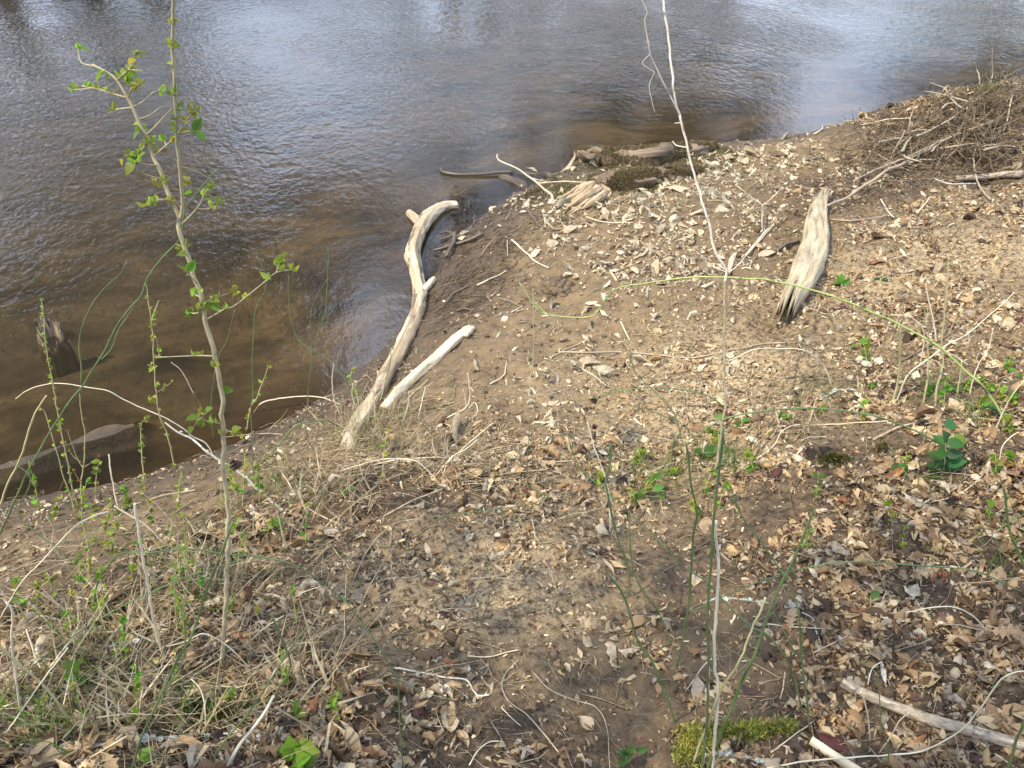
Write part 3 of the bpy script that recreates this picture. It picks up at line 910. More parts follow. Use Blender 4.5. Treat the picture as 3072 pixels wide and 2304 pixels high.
# the root flare of the log where it meets the bank: tapering toes
for q, (pts, w) in enumerate([(A5((70, 1160), (30, 1210), (5, 1240)), [42, 30, 16]), (A5((60, 1170), (60, 1225), (40, 1262)), [36, 26, 12]), (A5((100, 1100), (20, 1160), (-30, 1200)), [26, 18, 9])]):
    mb = MB(); log_tube(pts, w, 0.7, 9, 0.15, 30 + q, mb, step=0.02); mb.build('root_toe', M['drift'], root, _o)

px = A5((285, 985), (330, 930), (400, 850), (500, 760), (620, 655), (740, 545), (800, 500), (845, 470))
_o = ground([px[0]])[0]
root = empty('driftwood_log', _o, 'short straight peeled pale log lying on the mud beside the long curved log', 'log')
mb = MB(); log_tube(px, [36, 35, 33, 32, 31, 30, 29, 22], 0.85, 20, 0.14, 5, mb, step=0.016); mb.build('trunk', M['peeled'], root, _o)
for q, pts in enumerate([A5((790, 480), (815, 465), (830, 447)), A5((810, 510), (840, 490), (858, 478))]):
    mb = MB(); log_tube(pts, [16, 11, 4], 2.2, 7, 0.2, 50 + q, mb, step=0.01); mb.build('broken_end', M['peeled'], root, _o)
tag(stick('bark_strip', 'grey peeled bark strip lying along the lower side of the short pale log', 'bark', A5((400, 960), (450, 905), (520, 845), (560, 800)), 6, 3, 'twig', lift=0.005), None)

# ------------------------------------------------------------------ weathered slab
def slab():
    o = lambda *p: [(2250 + x / 3.858, 540 + y / 3.858) for x, y in p]
    spine = o((865, 150), (800, 300), (775, 480), (765, 680), (710, 880), (640, 1050), (555, 1210), (480, 1340), (420, 1490))
    half = [x / 3.858 for x in (45, 95, 128, 148, 170, 165, 135, 112, 92)]
    lift = [.05, .07, .08, .09, .10, .11, .12, .13, .14]
    W = np.array([ground([p], lift=l)[0] for p, l in zip(spine, lift)])
    _, dep = project(W)
    hw = np.array(half) / FPX * dep
    P, u = catmull(W, 0.03)
    hw = np.interp(u, np.linspace(0, 1, len(half)), hw)
    n = len(P); c = 17
    T = np.gradient(P, axis=0); T /= np.linalg.norm(T, axis=1, keepdims=True)
    side = np.cross(T, [0, 0, 1.0]); side /= np.linalg.norm(side, axis=1, keepdims=True)
    rg = np.random.default_rng(4)
    col_h = rg.normal(0, .010, c); edge_l = rg.normal(0, .05, n); edge_r = rg.normal(0, .05, n)
    edge_l = np.convolve(edge_l, np.ones(3) / 3, 'same'); edge_r = np.convolve(edge_r, np.ones(3) / 3, 'same')
    V = []; tv = []
    x = np.linspace(-1, 1, c)
    ends = rg.uniform(-.05, .04, c); ends[8] = .26; ends[7] = .17; ends[9] = .15; ends[3] = .10; ends[13] = .07
    heads = rg.uniform(-.03, .03, c)
    for layer in (0, 1):
        for i in range(n):
            for k in range(c):
                w = x[k] * hw[i] * (1 + (edge_l[i] if x[k] < 0 else edge_r[i]))
                crown = .055 * (1 - abs(x[k]) ** 2.4) + col_h[k] + .010 * math.sin(i * .35 + k)
                hh = crown if layer == 0 else -.07 - .03 * (1 - x[k] ** 2)
                # frayed lower end, ragged top end
                p = P[i] + side[i] * w + np.array([0, 0, hh])
                e = ends[k] * smooth(.72, 1, u[i]); p = p - T[i] * e
                e2 = heads[k] * smooth(.12, 0, u[i]); p = p - T[i] * e2
                V.append(p); tv.append((i * .03, w, hh))
    F = []
    N1 = n * c
    for i in range(n - 1):
        for k in range(c - 1):
            a = i * c + k
            F.append((a, a + c, a + c + 1, a + 1)); F.append((N1 + a, N1 + a + 1, N1 + a + c + 1, N1 + a + c))
        for k in (0, c - 1):
            a = i * c + k
            F.append((a, N1 + a, N1 + a + c, a + c) if k == 0 else (a, a + c, N1 + a + c, N1 + a))
    for i in (0, n - 1):
        for k in range(c - 1):
            a = i * c + k
            F.append((a, a + 1, N1 + a + 1, N1 + a) if i == 0 else (a, N1 + a, N1 + a + 1, a + 1))
    O = P[-1]
    me = mesh_np('wood_slab', np.array(V) - O, F, M['grey_wood'], True, {'tv': ('FLOAT_VECTOR', np.array(tv))})
    return tag(link('wood_slab', me, None, O), 'broad weathered grey slab of split wood with a frayed lower end', 'driftwood')
slab()
stick('fallen_stick', 'short mossy stick lying against the left side of the grey wood slab', 'stick', [(2325, 755), (2350, 738), (2372, 728), (2395, 722)], 9, 8, 'dark_twig', lift=.01)

# ------------------------------------------------------------------ rotten mossy logs at the water's edge
def rotten_log(label, px, w, seed, lift, name='mossy_log', mat='rot_wood', moss_=True):
    O = ground([px[0]])[0]
    root = empty(name, O, label, 'log')
    mb = MB(); P, rad = log_tube(px, w, lift, 28, 0.17, seed, mb, step=0.03); mb.build('trunk', M[mat], root, O)
    if moss_:
        rg = np.random.default_rng(seed); m = 26000
        i = rg.integers(0, len(P) - 1, m); a = rg.normal(1.57, .95, m)
        T = P[i + 1] - P[i]; T /= np.linalg.norm(T, axis=1, keepdims=True)
        S = np.cross(T, [0, 0, 1.0]); S /= np.linalg.norm(S, axis=1, keepdims=True); U = np.cross(S, T)
        C = P[i] + T * rg.uniform(0, .04, (m, 1)) + (S * np.cos(a)[:, None] + U * np.sin(a)[:, None]) * (rad[i] * 1.0)[:, None]
        k = fbm(C[:, 0] * 6, C[:, 1] * 6, seed, 3) > -.30
        tufts('moss', C[k], root, O, (.012, .030), [(.15, .12, .055), (.22, .175, .085), (.30, .245, .14), (.19, .14, .08)], seed)
    return root

def tufts(name, C, parent, O, size, cols, seed, up=(0, 0, 1), spread=.8, width=.22, label=None, kind='stuff'):
    """short upright blades, one folded quad each"""
    rg = np.random.default_rng(seed); m = len(C)
    d = np.asarray(up) + rg.normal(0, spread, (m, 3)); d /= np.linalg.norm(d, axis=1, keepdims=True)
    s = rg.uniform(*size, m)
    sd = np.cross(d, rg.normal(size=(m, 3))); sd /= np.linalg.norm(sd, axis=1, keepdims=True); sd *= (s * width)[:, None]
    b = rg.normal(0, .25, (m, 3)) * s[:, None]
    V = np.stack([C - sd, C + sd, C + d * (s * .6)[:, None] + sd * .6 + b * .4, C + d * (s * .6)[:, None] - sd * .6 + b * .4, C + d * s[:, None] + b], 1).reshape(-1, 3) - O
    base = np.arange(m)[:, None] * 5
    F = [tuple(f) for f in np.concatenate([base + [0, 1, 2, 3]], 0)] + [tuple(f) for f in base + [3, 2, 4]]
    col = np.array(cols)[rg.integers(0, len(cols), m)] * rg.uniform(.75, 1.25, (m, 1))
    col = np.repeat(np.hstack([col, np.ones((m, 1))]), 5, 0)
    me = mesh_np(name, V, F, M['green_col'], False, {'col': ('FLOAT_COLOR', col)})
    o = link(name, me, parent, (0, 0, 0) if parent is not None else O)
    o['kind'] = kind
    return o

rotten_log('upper mossy rotten log half sunk along the far water edge of the mud', A2((1550, 1000), (1680, 1030), (1830, 1045), (2000, 1035), (2160, 1010), (2290, 980), (2420, 960)), [40, 66, 78, 78, 70, 50, 24], 71, .15)
rotten_log('lower mossy rotten log with a dark undercut below the upper mossy log', A2((1600, 1190), (1740, 1200), (1900, 1185), (2060, 1160), (2200, 1135), (2320, 1110)), [44, 70, 76, 66, 48, 22], 72, .2)
stick('broken_stub', 'dark broken wood stub jutting over the water from the upper mossy log', 'driftwood', A2((1640, 1018), (1590, 1005), (1545, 992), (1525, 986)), 15, 7, 'rot_wood', lift=.10, sides=9, rough=.25)
_iy, _ix = np.where(moss > .35)
_rg = np.random.default_rng(44); _s = _rg.integers(0, len(_iy), 26000)
_mx = GX[_iy[_s], _ix[_s]] + _rg.uniform(-.02, .02, len(_s)); _my = GY[_iy[_s], _ix[_s]] + _rg.uniform(-.02, .02, len(_s))
_k = fbm(_mx * 5, _my * 5, 45, 3) > -.1
_C = np.stack([_mx, _my, hz(_mx, _my)], 1)[_k]
tag(tufts('moss', _C, None, _C[0].copy(), (.010, .032), [(.15, .12, .055), (.22, .175, .085), (.30, .245, .14), (.16, .15, .06)], 46), 'olive brown moss covering the mud between the rotten logs', 'moss', None, 'stuff')
# splintered heartwood
O = ground(A2((1700, 1240)))[0]
root = empty('splintered_wood', O, 'pale splintered heartwood torn open at the end of the lower mossy log', 'driftwood')
for q in range(15):
    s = (q - 7) / 7.0
    a0 = (1665 + 45 * s + random.uniform(-14, 14), 1222 + 44 * s + random.uniform(-6, 6)); e = random.uniform(.62, 1.0)
    b0 = (a0[0] - 262 * e + 22 * s, a0[1] + 146 * e - 4 * s)
    mid = [(a0[0] * (1 - t) + b0[0] * t + random.uniform(-5, 5), a0[1] * (1 - t) + b0[1] * t + random.uniform(-5, 5) + 10 * t * (1 - t)) for t in (.33, .66)]
    w = random.uniform(13, 24)
    mb = MB(); log_tube(A2(a0, *mid, b0), [w, w, w * .75, w * .12], .7 + 1.1 * random.random() + .9 * (1 - s * s), 8, .32, 80 + q, mb, step=.02); mb.build('splinter', M['splinter'], root, O)
mb = MB(); log_tube(A2((1740, 1235), (1650, 1200), (1585, 1205), (1600, 1235)), [12, 20, 18, 9], 1.6, 9, .28, 99, mb, step=.02); mb.build('splinter', M['splinter'], root, O)
stick('sunken_log', 'dark wet log end standing in the still pool beside the mossy logs', 'log', A2((1200, 1230), (1130, 1195), (1060, 1172), (1030, 1165)), 30, 15, 'wet_wood', lift=-.10, sides=14, rough=.3)
stick('sunken_log', 'broad wet bark covered log lying in the shallows above the still pool', 'log', A2((1450, 1165), (1350, 1150), (1230, 1125), (1110, 1100)), 34, 12, 'wet_wood', lift=-.12, sides=14, rough=.3)
stick('sunken_stick', 'thin dark stick lying flat on the water with a knob at its tip', 'stick', A2((1110, 1115), (1000, 1122), (870, 1128), (760, 1130), (660, 1112), (645, 1090)), 9, 5, 'wet_wood', sides=8)
stick('fallen_branch', 'white bare branch sticking out from the mossy logs over the pool', 'branch', A2((1362, 1310), (1365, 1270), (1330, 1235), (1260, 1180), (1200, 1140), (1140, 1092), (1020, 1035), (1013, 1000)), 6.5, 3, 'peeled', mode='up', lean=.25,
      forks=[A2((1240, 1150), (1320, 1175), (1380, 1180)), A2((1140, 1092), (1120, 1083))])
stick('wet_branch', 'crooked dark branch lying from the mud into the pool right of the curved log', 'branch', A2((920, 1512), (850, 1545), (740, 1580), (650, 1605), (595, 1618)), 9, 6, 'dark_twig', lift=.02)
stick('wet_branch', 'dark forked stick standing up from the pool edge across the crooked branch', 'branch', A2((680, 1659), (705, 1610), (728, 1570), (735, 1510)), 10, 9, 'dark_twig', lift=.04, forks=[A2((735, 1520), (690, 1540), (640, 1555)), A2((730, 1530), (700, 1500), (640, 1510))])
stick('wet_branch', 'black knotted snag poking out of the water beyond the log tip', 'branch', A2((770, 1320), (775, 1290), (765, 1265), (740, 1262), (715, 1270)), 6, 3, 'dark_twig', mode='up', forks=[A2((765, 1265), (790, 1240), (802, 1225)), A2((768, 1275), (790, 1275))])
for q, (x, y, r_) in enumerate([(765, 1360, 16), (830, 1335, 20), (800, 1400, 13), (865, 1440, 14)]):
    stick('wet_branch', ['short dark snag stump by the tip of the curved log', 'thicker dark snag stump between the log tip and the mud', 'small slanting dark snag in the pool', 'low dark snag at the mud edge of the pool'][q], 'branch',
          A2((x, y), (x - 6, y - 25), (x + 4, y - 45)), r_ / 2.4, r_ / 4, 'dark_twig', mode='up', rough=.3)

# tangle where the splintered wood meets the mud
for q, (pts, r_, lab) in enumerate([
    (A2((1330, 1440), (1375, 1480), (1420, 1482)), 6, 'stubby tan stick at the foot of the splintered wood'),
    (A2((1410, 1300), (1360, 1370), (1310, 1420)), 4, 'leaning stick left of the splintered wood'),
    (A2((1490, 1350), (1600, 1410), (1720, 1440), (1850, 1440), (1970, 1442)), 3, 'long thin curved twig on the mud below the lower mossy log'),
    (A2((1550, 1415), (1600, 1450), (1640, 1475)), 3.5, 'short straight twig on the mud right of the splintered wood'),
    (A2((1385, 1360), (1420, 1430), (1460, 1490), (1470, 1530)), 3, 'crooked twig hanging down the mud from the splintered wood'),
    (A2((1320, 1400), (1322, 1525)), 3, 'straight upright pale twig below the splintered wood'),
    (A2((1200, 1350), (1240, 1410), (1270, 1450), (1320, 1470)), 9, 'dark root curling through the mud at the pool corner'),
    (A2((1745, 1320), (1885, 1360), (1920, 1410)), 2.5, 'small bent twig beside an orange leaf on the mud'),
    (A2((1075, 1555), (1078, 1659)), 3.5, 'lone straight pale twig upright in the mud by the pool'),
    (A2((1105, 1555), (1200, 1640)) + A5((1250, 30), (1345, 78)), 4.5, 'long straight pale twig slanting over the mud'),
    (A5((880, 190), (960, 150), (1030, 120), (1070, 95)), 4.5, 'bleached stick on the mud above the short log'),
    (A5((680, 300), (730, 240), (800, 205), (840, 190)), 7, 'muddy brown stick half buried beside the curved log'),
    (A5((745, 355), (800, 340), (855, 355)), 6, 'small arched root hump in the mud beside the curved log'),
    (A5((1105, 365), (1140, 345), (1180, 320)), 3.5, 'short pale twig alone on the mid mud'),
    (A5((965, 830), (1050, 775), (1065, 730), (1070, 680)), 4, 'forked pale twig lying on the mud below the short log'),
    (A5((1350, 665), (1420, 625), (1500, 585), (1560, 560)), 4.5, 'grey broken stick pointing to the small burrow in the mud'),
    (A5((1405, 622), (1600, 625), (1800, 622), (1930, 632), (2100, 648), (2210, 658)) + A6((60, 660), (180, 640), (300, 612), (400, 595), (520, 570), (680, 560)), 5, 'very long straight bare branch lying across the middle of the bank'),
    (A5((1810, 425), (1860, 530), (1918, 632)), 3.5, 'straight twig crossing the very long bare branch'),
    (A5((1560, 730), (1640, 780), (1730, 850)), 3.5, 'thin pale twig above the tan chaff'),
    (A5((1300, 905), (1390, 885), (1470, 858)), 3, 'short level twig right of the forked twig'),
    (A5((1310, 830), (1390, 895)), 3, 'slanting twig crossing the short level twig'),
    (A5((1250, 1075), (1330, 1080), (1400, 1070)), 5, 'flat bleached stick lying above the leafy bank edge'),
    (A5((1290, 1332), (1400, 1333), (1500, 1325)), 3, 'level thin twig in the litter left of the brier clump'),
    (A5((920, 1470), (1000, 1455), (1100, 1445), (1250, 1450)), 3, 'long level straw stalk in the litter above the bare patch'),
]):
    stick('fallen_twig', lab, 'twig', pts, r_, max(1.6, r_ * .55), ['twig', 'stalk', 'peeled', 'twig'][q % 4] if q not in (6, 11, 12) else 'dark_twig', lift=.004, group='twigs lying on the mud bank')

# ------------------------------------------------------------------ lumps: clod, rotten stump
def lump(name, label, cat, p, size, hgt, seed, mat, jag=.25, res=36, kind=None, squash=(1, 1)):
    O = ground([p])[0]; _, dep = project(O); r = size / FPX * dep[0]
    n = res; ph = np.linspace(0, 2 * np.pi, n, endpoint=False); th = np.linspace(0, 1, n // 2)
    V = []; 
    for t in th:
        for a in ph:
            x, y = math.cos(a) * math.cos(t * 1.57), math.sin(a) * math.cos(t * 1.57)
            V.append((x, y, math.sin(t * 1.57)))
    V = np.array(V)
    nn = fbm(V[:, 0] * 2.3 + V[:, 2] * 1.7 + seed, V[:, 1] * 2.3 - V[:, 2] * 1.3, seed, 4, .6)
    n2 = fbm(V[:, 0] * 9 + V[:, 2] * 7, V[:, 1] * 9 + V[:, 2] * 5, seed + 5, 3, .6)
    V = V * (1 + jag * 1.6 * nn + jag * .9 * n2)[:, None]
    V = V * np.array([r * squash[0], r * squash[1], hgt * r]); V[:, 2] -= .03
    tv = V.copy()
    F = []
    h = len(th)
    for i in range(h - 1):
        for k in range(n):
            F.append((i * n + k, i * n + (k + 1) % n, (i + 1) * n + (k + 1) % n, (i + 1) * n + k))
    me = mesh_np(name, V, F, M[mat], True, {'tv': ('FLOAT_VECTOR', tv)})
    return tag(link(name, me, None, O), label, cat, None, kind)
M['clod'] = wood_mat('mossy_earth_clod', [(0.3, (.06, .042, .026)), (0.5, (.15, .108, .066)), (0.7, (.25, .19, .115))], 22, 22, rough=.95, bstr=1, bdist=.02)
lump('earth_clod', 'rough dark clod of mossy earth standing on the mid mud', 'clod', (1672, 872), 52, .75, 3, 'clod', .42, 44)
lump('earth_clod', 'rusty brown crumbling clod in the tan leaf litter near the middle bottom', 'clod', A8((920, 420))[0], 36, .45, 9, 'clod', .4)
lump('earth_clod', 'low brown clod left of the dark red leaf in the tan litter', 'clod', A8((460, 790))[0], 30, .4, 12, 'clod', .4)

def stump(p, w, h, seed):
    """rotten stump: a ragged ring of tall fibres around a hollow"""
    O = ground([p])[0].copy(); O[2] = float(hz(O[0], O[1])); _, dep = project(O); k = dep[0] / FPX
    rg = np.random.default_rng(seed); r0 = w / 2 * k; H = h * k * 1.15 + (0 - O[2])
    n = 46; rings = 9
    top = H * (0.55 + .45 * np.abs(np.sin(np.arange(n) / n * 6.28 * .5 + .6))) + rg.normal(0, .05 * H, n)
    ridg = 1 + rg.normal(0, .10, n)
    V = []; tv = []
    for j in range(rings):
        t = j / (rings - 1)
        for i in range(n):
            a = i / n * 6.283
            r_ = r0 * ridg[i] * (1.15 - .35 * t) * (1 + .06 * math.sin(9 * t + i))
            z = top[i] * t
            V.append((r_ * math.cos(a) + .22 * r0 * t, r_ * math.sin(a), z)); tv.append((z, r_ * math.cos(a), r_ * math.sin(a)))
    for i in range(n):
        a = i / n * 6.283
        V.append((.22 * r0 + r0 * .4 * math.cos(a), r0 * .4 * math.sin(a), top[i] * .55 )); tv.append((.1, .05 * math.cos(a), .05 * math.sin(a)))
    F = []
    for j in range(rings):
        for i in range(n):
            F.append((j * n + i, j * n + (i + 1) % n, (j + 1) * n + (i + 1) % n, (j + 1) * n + i))
    F.append(tuple(range(rings * n, rings * n + n)))
    me = mesh_np('tree_stump', np.array(V), F, M['rot_wood'], True, {'tv': ('FLOAT_VECTOR', np.array(tv))})
    return tag(link('tree_stump', me, None, O), 'dark rotten stump standing in the shallow water at the left', 'stump')
stump(A4((318, 545))[0], 78, 46, 6)

# ------------------------------------------------------------------ saplings
def LV(ox_fn, small, big=(), yellow=(), ss=29, bs=46, col=YOUNG, bigcol=GREEN):
    out = []
    for p in ox_fn(*small): out.append((*p, ss * random.uniform(.8, 1.2), 'c', [c * random.uniform(.8, 1.15) for c in col]))
    if big:
        for p in ox_fn(*big): out.append((*p, bs * random.uniform(.8, 1.2), 'b', [c * random.uniform(.7, 1.1) for c in bigcol]))
    if yellow:
        for p in ox_fn(*yellow): out.append((*p, bs * .7, 'b', YELLOW))
    return out

trunk = A7((1430, 1005), (1440, 830), (1465, 600), (1475, 300), (1478, 60)) + A4((1462, 1500), (1445, 1300), (1445, 1000), (1420, 800), (1395, 650), (1360, 500), (1320, 330), (1275, 170), (1215, 0)) \
    + A1((1180, 1540), (1155, 1460), (1155, 1400), (1110, 1300), (1060, 1180), (1020, 1080), (980, 980), (940, 880), (890, 770), (850, 690), (810, 600), (770, 510), (740, 490), (680, 465), (580, 418))
second = A1((1158, 1440), (1180, 1380), (1175, 1200), (1160, 1000), (1145, 850), (1135, 700), (1130, 500), (1125, 300), (1125, 100), (1122, 0), (1120, -160), (1135, -300))
br = [A1((810, 640), (740, 610), (660, 585), (600, 570), (530, 555)), A1((600, 572), (540, 580), (480, 580)), A1((865, 695), (940, 650), (990, 600), (1040, 588)), A1((850, 705), (760, 710), (700, 740)),
      A1((905, 785), (980, 740), (1040, 692), (1090, 688)), A1((945, 855), (1020, 800), (1100, 720), (1210, 630)), A1((1000, 1015), (1080, 940), (1150, 870), (1200, 800), (1270, 710)),
      A1((1085, 940), (1060, 905)), A1((1085, 945), (1150, 1060), (1190, 1120), (1235, 1195)), A1((1165, 1075), (1240, 1100), (1330, 1140)), A1((1005, 1090), (940, 1065), (880, 1050)),
      A1((990, 1175), (940, 1130), (885, 1090)), A1((1090, 1295), (1040, 1290), (980, 1310), (940, 1330)), A1((1160, 1470), (1220, 1410), (1290, 1330), (1330, 1250), (1380, 1200)),
      A1((1290, 1350), (1350, 1350), (1420, 1310)), A1((820, 630), (850, 580), (910, 540)), A1((780, 550), (820, 520)), A1((770, 500), (840, 450), (870, 400), (880, 350)), A1((870, 470), (925, 455)),
      A1((620, 430), (525, 405), (505, 310)), A1((1105, 1275), (1150, 1320), (1190, 1365)), A1((960, 930), (880, 1010), (840, 1000)), A1((1140, 790), (1190, 790), (1260, 720)), A1((1160, 870), (1220, 850), (1280, 850)), A1((1145, 600), (1060, 580)),
      A4((1340, 400), (1440, 350), (1510, 330), (1600, 260), (1700, 180), (1790, 110), (1890, 90)), A4((1315, 300), (1400, 270), (1510, 235)), A4((1385, 655), (1200, 648), (1060, 655), (1005, 660)), A4((1280, 120), (1210, 122)),
      A4((1260, 170), (1200, 90)), A4((1320, 370), (1250, 370), (1230, 350)), A4((1300, 260), (1260, 250)), A4((1790, 110), (1820, 20)), A4((1440, 1100), (1340, 1070), (1290, 1040)), A4((1445, 1130), (1500, 1140), (1550, 1150)), A4((1395, 720), (1365, 690))]
stems = [(trunk, 10.5, 4), (second, 6, 4)] + [(b, 2.8, 1.7) for b in br]
leaves = LV(A1, [(515, 300), (835, 460), (655, 515), (840, 500), (575, 510), (640, 560), (455, 565), (920, 510), (895, 585), (730, 570), (790, 475), (710, 680), (1045, 570), (1100, 580), (1145, 590), (880, 835), (930, 830), (925, 910), (970, 905),
    (1020, 930), (870, 970), (905, 985), (810, 995), (830, 1030), (1170, 700), (1180, 750), (1130, 750), (1105, 830), (1280, 680), (1260, 750), (1305, 760), (1280, 860), (1130, 910), (1070, 910), (1080, 1155), (1000, 1185), (1220, 1180), (1000, 1280),
    (920, 1320), (980, 1300), (1090, 1325), (1340, 1250), (1380, 1200), (1350, 1310), (1415, 1300), (1330, 1270), (1115, 140), (1140, 150), (1095, 275), (1150, 285), (1115, 430), (1225, 1580), (1150, 1610), (1180, 1645), (860, 1030), (880, 1010), (910, 345), (850, 445), (875, 1040), (845, 1045)],
    [(560, 300), (870, 340), (650, 480), (1070, 595), (850, 900), (860, 1060), (1115, 790), (1240, 720), (1265, 830), (1170, 880), (1215, 1265), (930, 355), (840, 505), (1290, 880)], [(860, 385), (785, 1055)])
leaves += LV(A4, [(1290, 220), (1260, 255), (1380, 240), (1340, 325), (1230, 370), (1450, 325), (1505, 235), (1580, 255), (1715, 125), (1820, 20), (1870, 30), (1770, 50), (1830, 70), (1900, 75), (1275, 610), (1380, 700), (1310, 1010), (1395, 1050), (1380, 1080), (1450, 1135), (1550, 1155), (1800, 60), (1215, 375), (1310, 300)],
    [(1170, 85), (1215, 95), (1250, 320), (1400, 340), (1275, 640), (1450, 850), (1350, 1000), (1250, 1055), (1290, 1080), (1240, 1130), (1295, 1140), (1500, 1140), (1380, 290), (1280, 330)])
plant('sapling', 'tall green leafing sapling with a forked trunk at the left of the bank', 'sapling', stems, leaves, 'bark', lean=.25)

trunk = A6((210, 1400), (250, 1150), (275, 950), (270, 800), (270, 600), (272, 400), (270, 200), (285, 105)) + A3((215, 1640), (170, 1450), (130, 1320), (90, 1180), (40, 1000), (0, 830)) \
    + A2((2160, 640), (2145, 500), (2130, 350), (2110, 170), (2085, 0), (2070, -120))
stems = [(trunk, 6.2, 4.6), (A2((2185, 760), (2155, 670), (2110, 580), (2060, 480), (2010, 370), (1985, 250), (1968, 140), (1985, 80), (1950, 0), (1930, -60)), 3.8, 2.8), (A6((280, 110), (330, 85), (420, -10)) + A3((500, 1560), (590, 1455)), 2.6, 1.4),
         (A2((2000, 355), (1950, 405), (1990, 440), (2030, 465)), 1.5, 1), (A2((2035, 480), (1995, 550), (2010, 640), (2020, 690), (2032, 722)), 1.3, .9), (A2((2210, 960), (2170, 940), (2148, 915)), 3, 2), (A2((2180, 810), (2155, 800)), 2.5, 2),
         (A3((90, 1180), (160, 1250), (180, 1330)), 2, 1), (A6((285, 110), (180, 60), (100, -20)), 2, 1.2)]
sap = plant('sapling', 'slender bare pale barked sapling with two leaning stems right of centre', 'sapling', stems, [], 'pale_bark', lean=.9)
# the lower stem is coloured darker to stand for shade, the upper stem is bleached and lichened
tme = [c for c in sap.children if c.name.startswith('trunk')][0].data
tme.materials.append(M['brown_shade_bark'])
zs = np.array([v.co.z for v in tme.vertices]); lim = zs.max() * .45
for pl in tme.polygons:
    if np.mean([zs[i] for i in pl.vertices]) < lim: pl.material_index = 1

# ------------------------------------------------------------------ green briers
def brier(label, pts, r0, r1, mode='up', lean=0.0, forks=(), mat='brier', group=None, y1=None):
    k = width_at(pts[0])
    px = np.asarray(pts, float)
    foot = ground(px[:1], water=False)[0]
    root = empty('green_brier', foot, label, 'brier', group)
    if y1 is None: W = path_up(px, None, lean, r0 * k)
    else: W = path_up(px, foot[1], y1 - foot[1], r0 * k)
    W[0, 2] -= .03
    allP = []
    for i, p in enumerate([W] + list(forks)):
        if i:
            f = np.asarray(p, float)
            A = np.vstack(allP); pp, _ = project(A)
            j = int(np.argmin(np.hypot(pp[:, 0] - f[0, 0], pp[:, 1] - f[0, 1])))
            p = on_plane(f, A[j, 1] + np.linspace(0, random.uniform(-.15, .15), len(f))); p[0] = A[j]
            p[:, 2] = np.maximum(p[:, 2], hz(p[:, 0], p[:, 1]) + .003)
        P, u = catmull(p, .03)
        ra, rb = (r0 * k, r1 * k) if i == 0 else (r0 * k * .6, r1 * k * .6)
        rad = ra + (rb - ra) * u
        # swollen joints
        L = np.concatenate([[0], np.cumsum(np.linalg.norm(np.diff(P, axis=0), axis=1))])
        rad = rad * (1 + .25 * (np.abs((L / .17 + i * .3) % 1 - .5) > .44))
        mb = MB(); mb.add(*tube(wob(P, ra * .35, nseed()), rad, 6, .06, nseed())); mb.build('stem' if i == 0 else 'side_shoot', M[mat], root, foot)
        allP.append(P)
    # thorns
    A = allP[0]; rg = np.random.default_rng(nseed()); mb = MB()
    for j in range(2, len(A) - 2, 4):
        d = rg.normal(size=3); t = A[j + 1] - A[j]; d = np.cross(t, d); d /= np.linalg.norm(d) + 1e-9
        mb.add(*tube(np.array([A[j], A[j] + d * (r0 * k * 2.6 + .003)]), [r0 * k * .5, .0003], 4, 0, 0, False))
    if mb.V: mb.build('thorns', M[mat], root, foot)['kind'] = 'stuff'
    return root

def F_(*p): return [(x * 1.3888, y * 1.3888) for x, y in p]
V1 = A6((2110, 1120), (2060, 1010), (1990, 900), (1880, 780), (1750, 670), (1650, 580), (1550, 520), (1400, 440), (1200, 350), (1000, 270), (800, 210), (600, 165), (400, 142), (200, 135), (0, 143)) \
    + A5((2100, 160), (1950, 180), (1820, 200), (1740, 245), (1690, 320), (1640, 380), (1560, 398), (1450, 395), (1320, 375), (1260, 330), (1200, 250), (1150, 170))
brier('bright green thorny cane arching across the whole bank above the grey slab', V1, 5.6, 3.0, y1=float(ground([(1560, 860)])[0][1]) - 1.7, mat='bright_brier', forks=[A5((1345, 375), (1290, 335), (1225, 265)), A5((1240, 330), (1245, 250), (1240, 470), (1235, 700))[0:2]])
V2 = A6((1900, 1355), (1800, 1290), (1650, 1210), (1500, 1130), (1300, 1055), (1100, 1010), (900, 988), (700, 990), (480, 1010), (300, 1050), (170, 1110), (60, 1200))
brier('dark green cane arching low over the litter below the long bright cane', V2, 4.6, 3.2, lean=.1)
brier('dark green cane with a drooping tip reaching left across the tan chaff', A6((310, 1000), (220, 940), (120, 890), (0, 865)) + A5((2100, 856), (2000, 855), (1850, 870), (1700, 900), (1560, 940)), 3.6, 2.2, lean=.1, forks=[A5((1860, 870), (1800, 860), (1690, 885))])
brier('olive cane climbing in a long slant through the tan chaff', A5((2200, 1200), (2180, 1090), (2130, 980), (2050, 900), (1980, 830), (1920, 780), (1880, 690), (1870, 620)), 3.6, 2.2, lean=.2, forks=[A5((2080, 1100), (2000, 1000), (1940, 920), (1860, 870))])
brier('thick dark green cane leaning right, the stoutest of the brier clump at the moss', A9((150, 1680), (250, 1430), (330, 1250), (400, 1060), (470, 920), (520, 770), (580, 600), (650, 440), (720, 300), (800, 120), (850, 0)) + A6((870, 1630)), 7.5, 3.5, lean=.1)
brier('upright green cane with a pale broken top at the left of the brier clump', A9((-40, 1000), (0, 820), (40, 600), (50, 400), (70, 150), (90, 0)) + A6((60, 1500), (40, 1350), (25, 1210)), 5, 4, lean=.05)
brier('tall upright green cane just right of the pale broken topped cane', A9((130, 1670), (160, 1300), (170, 950), (160, 700), (170, 500), (190, 250), (205, 0)) + A6((230, 1450), (260, 1250), (262, 1130)), 5.5, 4, lean=.05)
brier('green cane curving up left from the thick cane over the bare soil', A9((840, 1420), (790, 1100), (770, 950), (760, 800), (740, 600), (680, 450), (600, 330), (480, 150), (370, 0)) + A6((300, 1480), (200, 1380)), 4.6, 3, lean=.2)
